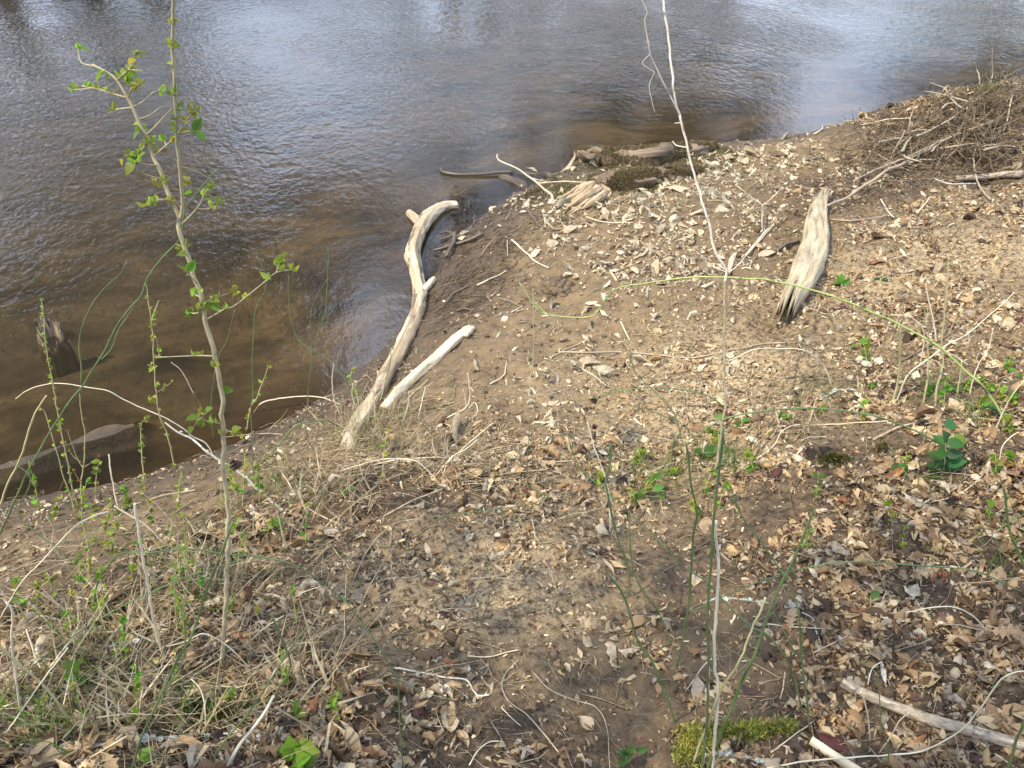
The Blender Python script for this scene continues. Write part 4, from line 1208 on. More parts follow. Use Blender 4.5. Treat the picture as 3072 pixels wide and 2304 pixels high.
brier('green cane bowing left across the clump with its foot by the moss cushion', A9((790, 1290), (740, 1150), (700, 1020), (640, 900), (540, 790), (450, 750), (350, 660), (250, 560), (150, 450), (20, 360)), 4.8, 3.4, lean=.1)
brier('short dark cane crossing behind the thick cane', A9((760, 930), (660, 780), (590, 650)) , 3.4, 2.4, lean=.05)
brier('long low green runner arching right from the brier clump to the frame edge', A9((2230, 500), (1950, 400), (1750, 360), (1500, 345), (1250, 325), (1050, 320), (850, 350), (650, 400), (450, 470), (250, 550), (60, 640)), 3.6, 2.8, lean=-.15)
brier('thick dark green cane with a cut top slanting into the brier clump from the left', A8((2160, 1360), (2150, 1320), (2110, 1200), (2060, 1070), (2000, 950), (1920, 830), (1870, 680), (1820, 530), (1730, 400)), 6, 4.5, lean=.05)
brier('long green cane left of the brier clump running up to a blunt dark tip', A8((1855, 550), (1865, 420), (1840, 300), (1800, 180), (1750, 0)) + A5((1730, 1560), (1715, 1450), (1745, 1330), (1740, 1215)), 4.6, 5, lean=.1)
brier('slim green cane slanting left of the clump over the tan litter', A8((2150, 860), (2100, 740), (2050, 640), (1960, 520), (1880, 330)) + A5((1860, 1659), (1740, 1550), (1660, 1480), (1570, 1400), (1510, 1300), (1470, 1170)), 3.8, 2.6, lean=.2)
brier('slim cane rising right to left behind the brier clump', A8((2230, 345), (2120, 250), (2000, 130), (1870, 0)), 3.2, 2.4, lean=.1)
brier('olive thin cane behind the clump ending in a green shoot', A5((2150, 1350), (2140, 1250), (2170, 1170), (2212, 1140)), 3, 2, lean=.1)
stick('dead_cane', 'tall dead straw coloured cane standing in the brier clump', 'cane', A9((195, 1670), (220, 1300), (225, 1100), (200, 1000), (215, 700), (230, 400), (210, 50)), 8, 5.5, 'stalk', 'up', lean=.05)
stick('dead_cane', 'second dead cane close left of the tall straw cane', 'cane', A9((140, 1640), (150, 1450), (165, 1200), (172, 1000)), 4.5, 3, 'stalk', 'up')
stick('dead_cane', 'pale dead cane with bare tip standing left of the brier clump', 'cane', A8((1750, 130)) + A5((1735, 1560), (1715, 1450), (1700, 1400), (1640, 1240), (1595, 1080)), 4.5, 3, 'stalk', 'up', lean=.1)
stick('dead_cane', 'thick blurred brown cane leaning left through the moss cushion', 'cane', A9((60, 1640), (150, 1400), (250, 1150), (350, 1000), (420, 830), (540, 560)), 6, 4, 'weed_stem', 'up', lean=.0)

brier('long green cane leaning right across the river at the far left', A7((-160, 330), (-60, 200), (0, 140), (60, 0)) + A4((130, 1510), (170, 1420), (300, 1190), (430, 970), (530, 840), (650, 660), (750, 460), (850, 330), (910, 260), (960, 130), (1050, 10)) + A1((1165, 1545), (1215, 1350), (1280, 1250), (1340, 1165), (1410, 1090)), 5, 1.8, lean=.1,
      forks=[A4((640, 685), (720, 610), (770, 480), (820, 400), (905, 265)), A4((530, 840), (525, 700), (515, 600), (530, 470), (580, 340), (650, 240), (720, 170), (780, 110), (820, 30))])
stick('dead_cane', 'straight tan jointed cane slanting up at the left frame edge', 'cane', A7((-120, 230), (-60, 130), (0, -40)) + A4((60, 1450), (120, 1340), (180, 1160), (220, 1040), (300, 905)), 5.5, 4, 'weed_stem', 'up', lean=.05)
stick('dead_cane', 'long dead stem arching out over the water from beside the sapling', 'cane', A4((1380, 1290), (1340, 1220), (1250, 1170), (1160, 1100), (1030, 1030), (920, 985), (800, 930), (690, 870), (560, 850), (450, 830), (330, 828), (200, 860), (100, 925)), 3.4, 1.8, 'stalk', 'up', lean=-.1)
brier('thin green stem climbing past the right of the sapling', A4((1640, 1480), (1640, 1350), (1625, 1000), (1635, 900), (1635, 700), (1645, 500), (1660, 330), (1720, 220), (1715, 100), (1660, 0)), 2.6, 1.6, lean=.1)
brier('fine green stem hanging just right of the sapling trunk', A4((1380, 1200), (1370, 1000), (1385, 800), (1420, 640), (1470, 550), (1500, 430), (1520, 350)), 2.2, 1.5)
brier('fine forked green stem over the water left of the curved log', A4((1985, 1010), (1995, 900), (2010, 750), (2025, 600), (2060, 500), (2110, 350), (2120, 150), (2130, 0), (2125, -60)), 2.4, 1.8, lean=.1, forks=[A4((2025, 600), (2010, 410), (2040, 280), (2120, 150))])
brier('dark green stem bending down toward the base of the curved log', A5((130, 1000), (60, 870), (20, 790)) + A4((2150, 690), (2080, 640), (1950, 560), (1895, 450), (1870, 280), (1870, 130)), 2.8, 1.6, lean=.1)
brier('thin green stem across the short log standing by the curved log', A5((255, 930), (300, 760), (320, 640), (315, 480), (312, 340), (300, 290), (225, 185)), 2.2, 1.2, lean=.1)
brier('thick green cane lying low from the left into the base of the curved log', A5((20, 1100), (-60, 1080)) + A4((2100, 1065), (1990, 1075), (1900, 1110), (1800, 1230), (1660, 1370)), 4.2, 3, lean=-.3)
brier('green cane sweeping right over the foot of the curved log with an upturned tip', A5((-100, 1140), (0, 1105), (150, 1060), (300, 1030), (450, 1010), (620, 975), (700, 950), (738, 900), (740, 835)), 3.4, 2.6, lean=.1)
brier('second green cane over the log foot running down to the right', A5((-80, 1165), (100, 1080), (200, 1040), (300, 1040), (440, 1060), (600, 1130), (720, 1220)), 3.2, 2, lean=.05)
brier('third fine green cane above the log foot', A5((-60, 1120), (120, 1075), (260, 1010), (400, 1000), (500, 990), (620, 985), (690, 985)), 2.6, 1.8, lean=.1)
brier('thin upright green stem in the mid bank right of the log foot', A8((130, 60)) + A5((1250, 1600), (1210, 1480), (1205, 1350), (1215, 1200), (1220, 1050)), 2.4, 1.6, lean=.1)
brier('fine upright stem standing in the open mud under the bright cane', A5((1220, 900), (1225, 800), (1240, 700), (1243, 470), (1245, 300), (1240, 210)), 2.2, 1.4, lean=.1, forks=[A5((1230, 740), (1205, 680), (1215, 610))], mat='weed_stem')

brier('thick green cane leaning right from the lower left corner to the sapling', A7((825, 1670), (900, 1500), (980, 1320), (1060, 1140), (1150, 960), (1230, 830), (1290, 680), (1350, 470), (1430, 260), (1510, 60)), 6, 4, lean=.1)
brier('second cane running beside the thick green cane at the lower left', A7((1000, 1330), (1080, 1150), (1180, 980), (1200, 860), (1190, 650)), 4, 3, lean=.05)
brier('dark green cane arched like a bow over the lower left grass', A7((580, 640), (620, 500), (680, 380), (780, 270), (950, 265), (1240, 240), (1440, 270), (1700, 290), (1880, 330), (2050, 430), (2212, 550)) + A8((110, 640)), 4.6, 3.2, lean=.0)
brier('long straight green cane slanting through the lower left weeds', A7((-60, 1240), (0, 1180), (250, 970), (480, 800), (700, 660), (1000, 510), (1300, 390), (1500, 330), (1590, 300)), 3.4, 2, lean=.15)
brier('olive brown cane sloping down to the right in the lower left corner', A7((470, 1400), (380, 1240), (270, 1110), (130, 1000), (0, 880), (-60, 830)), 5.5, 5, lean=-.05, mat='weed_stem')
brier('thin green cane sloping across the mud at the far left', A7((530, 380), (380, 240), (230, 130), (120, 10)) + A4((200, 1440), (60, 1330)), 2.6, 2, lean=.1)
brier('green cane slanting up right of the sapling foot', A7((1330, 1660), (1440, 1500), (1600, 1320), (1740, 1110), (1850, 930), (2000, 730)), 4.6, 3, lean=.05)
brier('olive cane bending over between the sapling foot and the bare patch', A7((1740, 1230), (1800, 1150), (1880, 1000), (1830, 830), (1760, 660)), 5, 4, lean=.0)
brier('thin green cane curving under the lichened stick to the right', A7((430, 840), (600, 880), (900, 890), (1150, 860), (1350, 830), (1480, 790)), 2.6, 2, lean=.05)
brier('thin upright green cane at the lower middle with a leaning side shoot', A8((400, 1670), (380, 1400), (375, 1200), (365, 1080), (320, 1000), (250, 880), (130, 720), (0, 540)), 3.4, 2.6, lean=.1, forks=[A8((375, 1085), (480, 1140), (600, 1190), (720, 1215))])
brier('bright green cane crossing the right frame edge near the top of the litter', A9((2260, 420), (2170, 250), (2120, 130), (2100, 0)) + A6((2090, 1560), (2080, 1480)), 6.5, 4, lean=.0)
brier('thick green cane cut by the lower right frame corner', A9((2110, 1670), (2140, 1560), (2170, 1450), (2230, 1320)), 7, 6, lean=.0)
brier('thin dark green stem rising past the cut end of the grey branch', A9((1340, 1670), (1330, 1530), (1285, 1350), (1270, 1080), (1230, 1020), (1160, 960)), 2.8, 2, lean=.05)

# ------------------------------------------------------------------ dead stalks and canes at the left, sticks lower right
dead = [
 ('pale broken stick standing upright right of the bow shaped cane', A7((1068, 985), (1000, 720), (960, 480), (915, 240), (880, 0)) + A4((872, 1600)), 6, 5, 'peeled', 'up'),
 ('short pale stalk standing at the water edge left of the lichened branch', A4((770, 1650), (750, 1570), (725, 1430), (705, 1285)), 4, 3, 'stalk', 'up'),
 ('long dead stem lying in a rising curve from the left frame edge', A7((-20, 670), (130, 470), (300, 290), (480, 100), (620, 20), (700, 0)), 4, 3, 'stalk', 'up'),
 ('thin crooked white twig rising from the long dead stem', A7((300, 290), (330, 220), (345, 110), (300, 30)), 2.6, 1.6, 'stalk', 'up'),
 ('long pale straw lying right of the leafy weed in the lower left corner', A7((0, 1270), (200, 1200), (450, 1130), (650, 1080), (1000, 1015)), 4.5, 2.6, 'stalk', 'flat'),
 ('bent dry grass stalk standing at the left frame edge', A7((115, 1310), (90, 950), (75, 800), (80, 650), (40, 590)), 5, 4, 'stalk', 'up'),
 ('dead stem sloping down right above the pale broken stick', A7((1080, 210), (950, 90), (800, 0)) + A4((740, 1620)), 4, 3, 'peeled', 'up'),
 ('dry straw leaf bent over in the left grass', A7((275, 1040), (230, 950), (200, 850), (170, 760)), 6, 3, 'stalk', 'up'),
 ('straight straw rising right from the corner through the left grass', A7((-10, 1440), (200, 1200), (370, 970), (440, 880)), 4, 3, 'stalk', 'up'),
 ('arched straw stem between the sapling foot and the bare patch', A7((1620, 1000), (1500, 890), (1330, 790), (1200, 840), (1080, 870)), 3.4, 2.4, 'stalk', 'up'),
 ('bent straw stem hanging below the sapling foot', A7((1315, 1450), (1330, 1280), (1300, 1150), (1240, 1080)), 3.4, 2.4, 'stalk', 'up'),
 ('barked stick with a pale slanting cut standing in the lower middle left', A7((1430, 1660), (1560, 1500), (1690, 1340), (1775, 1195)), 9, 7, 'pale_bark', 'up'),
 ('thin straw stem right of the yellow leaf', A7((1830, 580), (1950, 530), (2080, 480)), 3, 2, 'stalk', 'up'),
 ('fine straw stem crossing above the yellow leaf', A7((1480, 130), (1640, 80), (1820, 35)), 3, 2, 'stalk', 'up'),
 ('long straw stem slanting from the sapling foot to the upper right', A7((1560, 860), (1700, 760), (1840, 670)), 3, 2, 'stalk', 'up'),
 ('brown thin stem crossing the sapling trunk', A7((1650, 610), (1500, 570), (1400, 540), (1280, 470), (1190, 350)), 2.6, 2, 'twig', 'up'),
 ('curling dry stem arched over the mud above the bank edge', A4((1630, 1010), (1700, 950), (1800, 925), (1950, 910), (2080, 915), (2200, 960)), 3.6, 2.6, 'stalk', 'up'),
 ('thin dry stem standing in the water view left of the sapling', A4((1310, 970), (1250, 880), (1180, 750), (1110, 690)), 2.4, 1.4, 'stalk', 'up'),
 ('upright dry straw among the stalks left of the log foot', A5((10, 1060), (-40, 950), (-60, 820), (-50, 700)), 3, 2, 'stalk', 'up'),
 ('dry forked stalk standing on the foot of the curved log', A5((150, 1110), (100, 1000), (70, 900), (75, 830)), 2.6, 2, 'stalk', 'up'),
 ('slanting pale stalk right of the short log foot', A5((385, 1070), (430, 980), (440, 880)), 3.2, 2, 'stalk', 'up'),
 ('pale stalk standing beside the green cane right of the logs', A5((490, 1060), (520, 950), (545, 850)), 3.2, 2.4, 'stalk', 'up'),
 ('crooked white stem with a swollen joint on the mud right of the logs', A5((630, 1080), (700, 1040), (800, 990), (830, 930), (830, 850), (820, 760)), 3.6, 2.2, 'stalk', 'up'),
 ('white looped stem beside the swollen joint', A5((810, 990), (860, 950), (885, 1000), (850, 1050)), 2.8, 1.8, 'stalk', 'up'),
 ('short white stem leaning left at the swollen joint', A5((805, 985), (805, 920), (788, 865)), 3, 2, 'stalk', 'up'),
 ('long low straw stem bowed along the top of the leaf litter', A5((620, 1430), (500, 1340), (370, 1315), (200, 1330), (0, 1390)), 4, 2.4, 'stalk', 'up'),
 ('long straw stem rising right over the leaf litter', A5((0, 1410), (300, 1330), (600, 1305), (720, 1300), (850, 1190), (985, 1080)), 3.6, 2, 'stalk', 'up'),
 ('thin straw stem at the litter edge near the log foot', A5((590, 1420), (720, 1300), (810, 1250), (880, 1190)), 3, 2, 'stalk', 'up'),
 ('upright straw in the litter right of the log foot', A5((665, 1460), (670, 1380), (730, 1290)), 3, 2, 'stalk', 'up'),
 ('long arched white stem on the right bank below the grey slab', A6((975, 830), (930, 740), (870, 660), (780, 610), (650, 600), (470, 605), (300, 680)), 4, 2, 'stalk', 'up'),
 ('forked pale stem standing on the right bank', A6((1390, 930), (1430, 820), (1470, 760), (1600, 660), (1720, 570), (1850, 500), (2050, 330), (2150, 235)), 4.5, 2, 'stalk', 'up'),
 ('upright tan stalk left of the forked pale stem', A6((1370, 935), (1395, 800), (1410, 600), (1400, 450)), 6, 4.5, 'weed_stem', 'up'),
 ('upright tan stalk right of the forked pale stem', A6((1570, 945), (1590, 760), (1590, 560)), 5, 3.5, 'weed_stem', 'up'),
 ('leaning tan stalk furthest right of the stalk group', A6((1650, 960), (1650, 850), (1690, 700), (1680, 560), (1700, 330), (1725, 40)), 6, 2.5, 'weed_stem', 'up'),
 ('straight white stem leaning left above the stalk group', A6((1660, 570), (1620, 400), (1590, 270), (1578, 180)), 3.6, 2.4, 'stalk', 'up'),
 ('thin white stem curving over the stalk group', A6((1545, 700), (1565, 500), (1480, 400), (1350, 380)), 3, 2, 'stalk', 'up'),
 ('tall fine stem at the right bank under the bright cane', A6((1870, 890), (1900, 740), (1980, 600), (2010, 470)), 3, 1.8, 'stalk', 'up'),
 ('short bent stem right of the fine stem', A6((1785, 900), (1800, 770), (1810, 680)), 4, 3, 'weed_stem', 'up'),
 ('bright bleached stick lying under the low dark cane', A6((830, 1098), (1000, 1090), (1150, 1080), (1330, 1068)), 3.6, 2.6, 'peeled', 'flat'),
 ('curved pale stem sloping down left from the bleached stick', A6((400, 1380), (500, 1300), (590, 1230), (640, 1140), (710, 1100), (760, 1095)), 3, 2.2, 'stalk', 'flat'),
 ('long white stem on the litter at the right below the dark green weed', A6((1540, 1650), (1600, 1600), (1750, 1560), (1870, 1490), (1960, 1400), (1990, 1340)), 3.4, 2, 'stalk', 'flat'),
 ('tall straw stem standing beside the dark green weed', A6((2060, 1370), (2070, 1240), (2130, 1170), (2180, 1140)), 3, 2, 'stalk', 'up'),
 ('reddish stem slanting up at the right edge above the dark green weed', A6((2025, 1140), (2080, 1000), (2150, 880), (2212, 810)), 3, 2, 'stalk', 'up'),
 ('long pale stem sweeping up from the bottom edge to the right frame edge', A9((430, 1665), (760, 1620), (1100, 1590), (1350, 1575), (1560, 1545), (1750, 1450), (1850, 1370), (1950, 1240), (2060, 1090), (2150, 1040), (2230, 1030)), 4.4, 3, 'stalk', 'up'),
 ('white twig slanting up from the cut end of the short stick', A9((570, 1560), (700, 1460), (830, 1370), (930, 1270), (985, 1255)), 3, 2.2, 'peeled', 'flat'),
 ('crooked white twig leaning on the grey branch', A9((1270, 1560), (1350, 1450), (1400, 1360), (1465, 1295)), 3.4, 2.6, 'peeled', 'up'),
 ('upright pale stem left of the crooked white twig', A9((1230, 1480), (1210, 1400), (1190, 1270), (1155, 1165)), 3.6, 3, 'stalk', 'up'),
 ('thin white stem rising from the cut end of the grey branch', A9((1205, 1140), (1225, 1020), (1290, 970)), 3, 2, 'stalk', 'up'),
 ('bright white straight stick under the long low runner', A9((1410, 290), (1600, 325), (1780, 360)), 4.5, 4, 'peeled', 'up'),
 ('straw stem bent above the grey branch at the right', A9((2000, 770), (1900, 690), (1760, 618), (1600, 620), (1450, 650)), 3.4, 2.2, 'stalk', 'up'),
 ('thin pale stick crossing the bare soil under the round green leaf', A9((1225, 720), (1270, 620), (1325, 505)), 3.4, 2.4, 'stalk', 'flat'),
 ('white forked twig lying right of the brier clump', A9((550, 725), (700, 745), (900, 755), (1060, 765), (1180, 795)), 3.2, 1.8, 'pale_bark', 'flat'),
 ('white bent twig hanging from a grey leaf right of the brier clump', A9((770, 650), (840, 690), (865, 770), (895, 855)), 3.2, 2.4, 'pale_bark', 'flat'),
 ('straw lying across the litter above the long low runner', A9((800, 275), (950, 240), (1090, 210)), 2.8, 1.8, 'stalk', 'flat'),
 ('white twig forking at the left of the moss cushion', A9((10, 1160), (90, 1060), (140, 990), (190, 950)), 3, 2, 'pale_bark', 'up'),
 ('slim grey stick lying in the litter at the bottom middle', A8((1410, 1560), (1300, 1420), (1200, 1310), (1080, 1220), (1040, 1120), (1070, 1040), (1150, 960)), 4, 2.5, 'twig', 'flat'),
 ('pale grey stick lying above the bent slim grey stick', A8((345, 1010), (500, 1035), (680, 1075), (800, 1085), (850, 1150), (890, 1190), (960, 1185)), 5, 4, 'pale_bark', 'flat'),
 ('short pale twig under the tan litter heart', A8((820, 935), (950, 940), (1050, 915), (1150, 895)), 4, 3, 'peeled', 'flat'),
 ('bright straw splinter lying right of the grey stick', A8((1035, 1265), (1100, 1330), (1155, 1385)), 3.4, 2, 'peeled', 'flat'),
 ('long thin twig sloping right across the bare soil', A8((1230, 1020), (1350, 1150), (1500, 1215), (1650, 1265), (1720, 1400), (1740, 1659)), 3, 2, 'twig', 'flat'),
 ('fine grey twig arching over the upper left of the tan litter', A8((40, 500), (150, 280), (260, 140), (360, 70), (500, 40)), 3.4, 2, 'twig', 'up'),
 ('darker twig sloping beside the fine grey arching twig', A8((20, 760), (120, 620), (180, 490), (290, 300), (430, 110), (540, 10)), 3.6, 2, 'twig', 'up'),
 ('straw stem lying in the litter at the bottom left of the middle', A8((560, 1385), (740, 1397)), 3, 2.4, 'stalk', 'flat'),
 ('curved dry stem in the bottom middle litter', A8((830, 1640), (890, 1540), (960, 1490), (1045, 1485)), 4, 2.4, 'stalk', 'flat'),
]
for lab, pts, r0, r1, mt, mode in dead:
    stick('dead_stalk' if mode == 'up' else 'fallen_twig', lab, 'stalk' if mode == 'up' else 'twig', pts, r0, r1, mt, mode, lift=.006, lean=random.uniform(-.05, .12), rough=.1)

# cut branches lower right
O = ground(A9((1030, 1100)))[0]
root = empty('fallen_branch', O, 'thick grey barked branch lying in the leaves in the lower right corner', 'branch')
mb = MB(); log_tube(A9((1030, 1100), (1150, 1165), (1300, 1230), (1450, 1290), (1600, 1345), (1750, 1385), (1900, 1425), (2050, 1470), (2212, 1510), (2400, 1560)), [30, 32, 33, 33, 34, 33, 34, 35, 36, 36], 1.15, 16, .07, 21, mb, step=.012); mb.build('stem', M['branch'], root, O)
mb = MB(); log_tube(A9((1620, 1325), (1700, 1312), (1790, 1310)), [15, 15, 13], 1.5, 9, .08, 22, mb, step=.01); mb.build('side_shoot', M['branch'], root, O)
mb = MB(); log_tube(A9((1880, 1425), (1930, 1440), (1960, 1425)), [34, 26, 12], 1.9, 9, .2, 23, mb, step=.01); mb.build('knot', M['branch'], root, O)
O = ground(A9((830, 1480)))[0]
root = empty('fallen_branch', O, 'short pale cut stick at the bottom edge beside a dark red leaf', 'branch')
mb = MB(); log_tube(A9((828, 1478), (950, 1560), (1100, 1655), (1250, 1750)), [27, 27, 28, 28], 1.5, 14, .05, 24, mb, step=.012); mb.build('stem', M['peeled'], root, O)

# lichened sticks
def lichen(label, pts, w0, w1, seed, n=26, lift=.8):
    O = ground([pts[0]])[0]
    root = empty('lichened_stick', O, label, 'stick')
    mb = MB(); P, rad = log_tube(pts, np.linspace(w0, w1, len(pts)), lift, 10, .08, seed, mb, step=.015); mb.build('stem', M['lichen_bark'], root, O)
    rg = np.random.default_rng(seed)
    for k in range(n):
        i = rg.integers(1, len(P) - 1)
        c = P[i] + np.array([rg.normal(0, .6), rg.normal(0, .6), .8 + .2 * rg.random()]) * rad[i]
        m = 9; s = rg.uniform(.005, .016)
        V = [c + np.array([0, 0, .003])]
        for q in range(m):
            a = q / m * 6.283; r_ = s * rg.uniform(.55, 1.25)
            V.append(c + np.array([r_ * math.cos(a), r_ * math.sin(a) * .9, rg.uniform(-.004, .008)]))
        F = [(0, 1 + q, 1 + (q + 1) % m) for q in range(m)]
        me = mesh_np('lichen_patch', np.array(V) - O, F, M['lichen'], False)
        link('lichen_patch', me, root)
m, nt, N, L, P_ = nodes_of('pale_lichen')
tc = N.new('ShaderNodeNewGeometry')
L.new(ramp(N, L, noise(N, L, tc.outputs['Position'], 120, 3), [(.35, (.22, .24, .19)), (.6, (.46, .48, .41))]), P_.inputs['Base Color']); P_.inputs['Roughness'].default_value = .9
M['lichen'] = m
lichen('long lichen crusted stick lying along the bottom left of the picture', A7((560, 1520), (745, 1500), (900, 1482), (1050, 1466), (1200, 1470), (1400, 1466), (1600, 1480), (1750, 1450), (1850, 1390), (1950, 1320)), 14, 10, 31, 60)
lichen('short lichen crusted stick lying left of the pale broken stick', A7((500, 892), (640, 890), (800, 868), (900, 850)), 9, 14, 32, 30)
lichen('grey lichened branch sloping down right behind the sapling trunk', A4((1070, 1080), (1150, 1140), (1250, 1190), (1330, 1260), (1430, 1330), (1560, 1410), (1680, 1520), (1830, 1650)), 5, 10, 33, 16, 1.6)
lichen('lichen crusted stick under the brier clump at the bottom edge', A9((20, 1590), (150, 1575), (300, 1570), (450, 1610), (560, 1620)), 12, 9, 34, 16)
lichen('pale lichened stick fragment under the brier canes', A9((130, 590), (300, 560), (430, 575), (560, 590)), 8, 6, 35, 14)
lichen('white lichened twig in the litter right of the tan chaff', A6((890, 925), (950, 900), (1000, 870), (1130, 870)), 8, 6, 36, 12)

# ------------------------------------------------------------------ leafy weeds
def spaced(pts, n):
    P, u = catmull(np.array([(x, y, 0) for x, y in pts], float), 6)
    return [tuple(P[int(i)][:2]) for i in np.linspace(2, len(P) - 1, n)]
def vine_weed(label, stem_pts, n, s_, side=(), r0=3.2, r1=1.5, col=YOUNG, mat='weed_stem', spread=9, kinds='c', lean=.1):
    ls = []; s = s_ * .8
    for q in [stem_pts] + list(side):
        nn = n if q is stem_pts else max(2, n // 4)
        for (x, y) in spaced(q, nn):
            ls.append((x + random.uniform(-spread, spread), y + random.uniform(-spread * .6, spread * .6), s * random.uniform(.6, 1.15), random.choice(kinds), [c * random.uniform(.75, 1.15) for c in col]))
    return plant('leafy_weed', label, 'weed', [(stem_pts, r0, r1)] + [(q, r0 * .6, r1 * .7) for q in side], ls, mat, lean=lean)

vine_weed('slender weed with tiny paired leaves standing in front of the rotten stump', A4((510, 1650), (470, 1500), (440, 1350), (405, 1180), (385, 1080), (360, 930), (330, 760), (300, 600), (285, 430), (270, 280)), 26, 20)
vine_weed('weed with brown withered leaves over the dark pool at the left', A4((525, 1650), (525, 1500), (540, 1350), (550, 1150), (530, 1050), (515, 870)), 5, 18, [A4((540, 1370), (500, 1310), (440, 1140)), A4((540, 1350), (480, 1300), (450, 1260)), A4((545, 1370), (590, 1340), (640, 1300)), A4((530, 1480), (470, 1380))], col=(.30, .17, .06))
vine_weed('straggling leafy stem climbing left of the sapling', A4((1130, 1370), (1090, 1180), (1040, 1060), (1020, 950), (1005, 800), (995, 620), (985, 450), (960, 280), (950, 180)), 14, 24, [A4((985, 440), (1000, 360), (1030, 290)), A4((1005, 660), (1030, 640), (1010, 520)), A4((1010, 730), (975, 700)), A4((1020, 880), (1070, 850), (1120, 810)), A4((1025, 960), (960, 920))], kinds='ccb')
vine_weed('weed with a yellow top leaf at the water edge left of the sapling', A4((935, 1560), (930, 1400), (915, 1250), (915, 1100), (945, 1055)), 16, 24, kinds='cb')
vine_weed('small weed with a forked shoot right of the sapling', A4((1590, 1140), (1620, 1000), (1660, 920), (1700, 820), (1740, 720)), 8, 22)
vine_weed('pale weed at the left with a two tone leaf', A4((480, 1660), (440, 1500), (410, 1420), (300, 1040), (250, 990)), 6, 24, kinds='cb')
for q, (pts, n, lab) in enumerate([
    (A7((430, 800), (440, 740), (480, 700), (520, 690)), 7, 'low weed with small green leaves under the bow shaped cane'),
    (A7((560, 470), (575, 330), (560, 180), (530, 60)), 12, 'leafy stem left of the bow shaped cane'),
    (A7((1140, 800), (1135, 600), (1130, 400), (1110, 200), (1115, 20)), 14, 'upright leafy stem behind the pale broken stick'),
    (A7((1170, 800), (1200, 600), (1215, 400), (1200, 180), (1190, 20)), 16, 'leafy stem just left of the sapling trunk'),
    (A7((690, 810), (650, 650), (625, 520)), 4, 'bare reddish weed stem left of the pale broken stick'),
    (A4((1150, 1650), (1160, 1500), (1180, 1400)), 8, 'weed tuft of young leaves at the bank edge'),
    (A4((1430, 1640), (1480, 1520), (1500, 1420), (1480, 1370)), 12, 'young shoot with bright leaves at the sapling'),
    (A4((1560, 1640), (1580, 1500), (1585, 1280)), 8, 'fine leafy stem right of the sapling by the bank edge'),
    (A5((120, 1010), (90, 860), (60, 800), (70, 740)), 10, 'yellow green sprig above the foot of the curved log'),
    (A5((265, 1450), (275, 1300), (300, 1120)), 7, 'leafy sprig in the litter below the log foot'),
    ]):
    vine_weed(lab, pts, n, 24, kinds='ccb', r0=2.6)

def rosette(label, p, leaves, h=30, col=GREEN, s=40, name='leafy_weed', r0=3):
    """low plant: a short stem and broad leaves at the given picture points"""
    st = [p, (p[0] + 2, p[1] - h * .6), (p[0], p[1] - h)]
    ls = [(x, y, s * random.uniform(.8, 1.2), 'b', [c * random.uniform(.8, 1.15) for c in col]) for x, y in leaves]
    return plant(name, label, 'weed', [(st, r0, r0 * .5)], ls, 'weed_stem', lean=.02)
rosette('bright broad leaved weed in the lower left grass', A7((510, 1130))[0], A7((470, 1010), (510, 1020), (550, 1060), (500, 1110), (560, 1140), (430, 1010), (540, 960), (460, 1060)), 55, (.17, .30, .04), 52)
rosette('low weed at the left frame edge in the bottom grass', A7((20, 1380))[0], A7((10, 1300), (40, 1330), (20, 1220), (60, 1370)), 40, (.12, .24, .05), 46)
rosette('weed with upright pointed leaves by the end of the long lichened stick', A7((1900, 1350))[0], A7((1915, 1250), (1940, 1295), (1875, 1335), (1920, 1300)), 50, (.16, .27, .06), 46)
rosette('small four leaved seedling right of the long lichened stick', A7((2160, 1350))[0], A7((2130, 1290), (2180, 1280), (2140, 1320), (2175, 1330)), 18, (.24, .36, .06), 30)
rosette('weed with two large bright leaves at the bottom left', A7((1910, 1645))[0], A7((1820, 1540), (2010, 1515), (1890, 1600), (1970, 1570), (2040, 1640), (1930, 1620)), 60, (.17, .31, .045), 88)
rosette('bright weed at the bottom edge right of the corner', A7((890, 1650))[0], A7((850, 1630), (910, 1590), (930, 1630), (890, 1570)), 36, (.18, .33, .05), 46)
rosette('bluish spiny leaf sprig under the pale broken stick', A7((730, 700))[0], A7((700, 650), (745, 670), (720, 640)), 22, BLUEG, 44)
rosette('yellow leaf on a thin stalk right of the sapling foot', A7((1690, 700))[0], A7((1670, 635),), 34, YELLOW, 46)
rosette('dark green pair of leaves above the yellow leaf', A7((1700, 450))[0], A7((1680, 420), (1730, 425), (1700, 405)), 14, DARKG, 40)
rosette('lobed green weed at the bottom edge left of the moss cushion', A8((1840, 1640))[0], A8((1790, 1575), (1820, 1610), (1880, 1550), (1930, 1570), (1950, 1530), (1860, 1590), (1900, 1535)), 34, (.10, .20, .06), 42)
rosette('tiny yellow green seedling on the tan litter', A8((1470, 570))[0], A8((1460, 545), (1480, 550)), 8, (.40, .42, .08), 18)
rosette('tiny green seedling on the bare soil at the lower middle', A8((1800, 1010))[0], A8((1790, 995), (1825, 1010)), 8, (.12, .22, .05), 20)
rosette('single round green leaf on a stalk in the bare soil', A9((1215, 640))[0], A9((1225, 540),), 42, (.12, .25, .045), 44)
rosette('dark glossy weed with large spreading leaves on the right bank', A6((1700, 1390))[0], A6((1790, 1210), (1650, 1310), (1750, 1370), (1620, 1355), (1690, 1260), (1710, 1200), (1800, 1380), (1600, 1380), (1725, 1110), (1670, 1330), (1760, 1290), (1730, 1340), (1680, 1230)), 130, (.075, .19, .06), 56)
rosette('star of pointed green leaves left of the dark glossy weed', A6((1460, 1405))[0], A6((1410, 1395), (1460, 1375), (1510, 1390), (1440, 1405), (1480, 1400)), 14, (.10, .24, .06), 46)
rosette('bright single leaf lying right of the dark glossy weed', A6((1840, 1240))[0], A6((1800, 1205),), 10, (.19, .34, .06), 66)
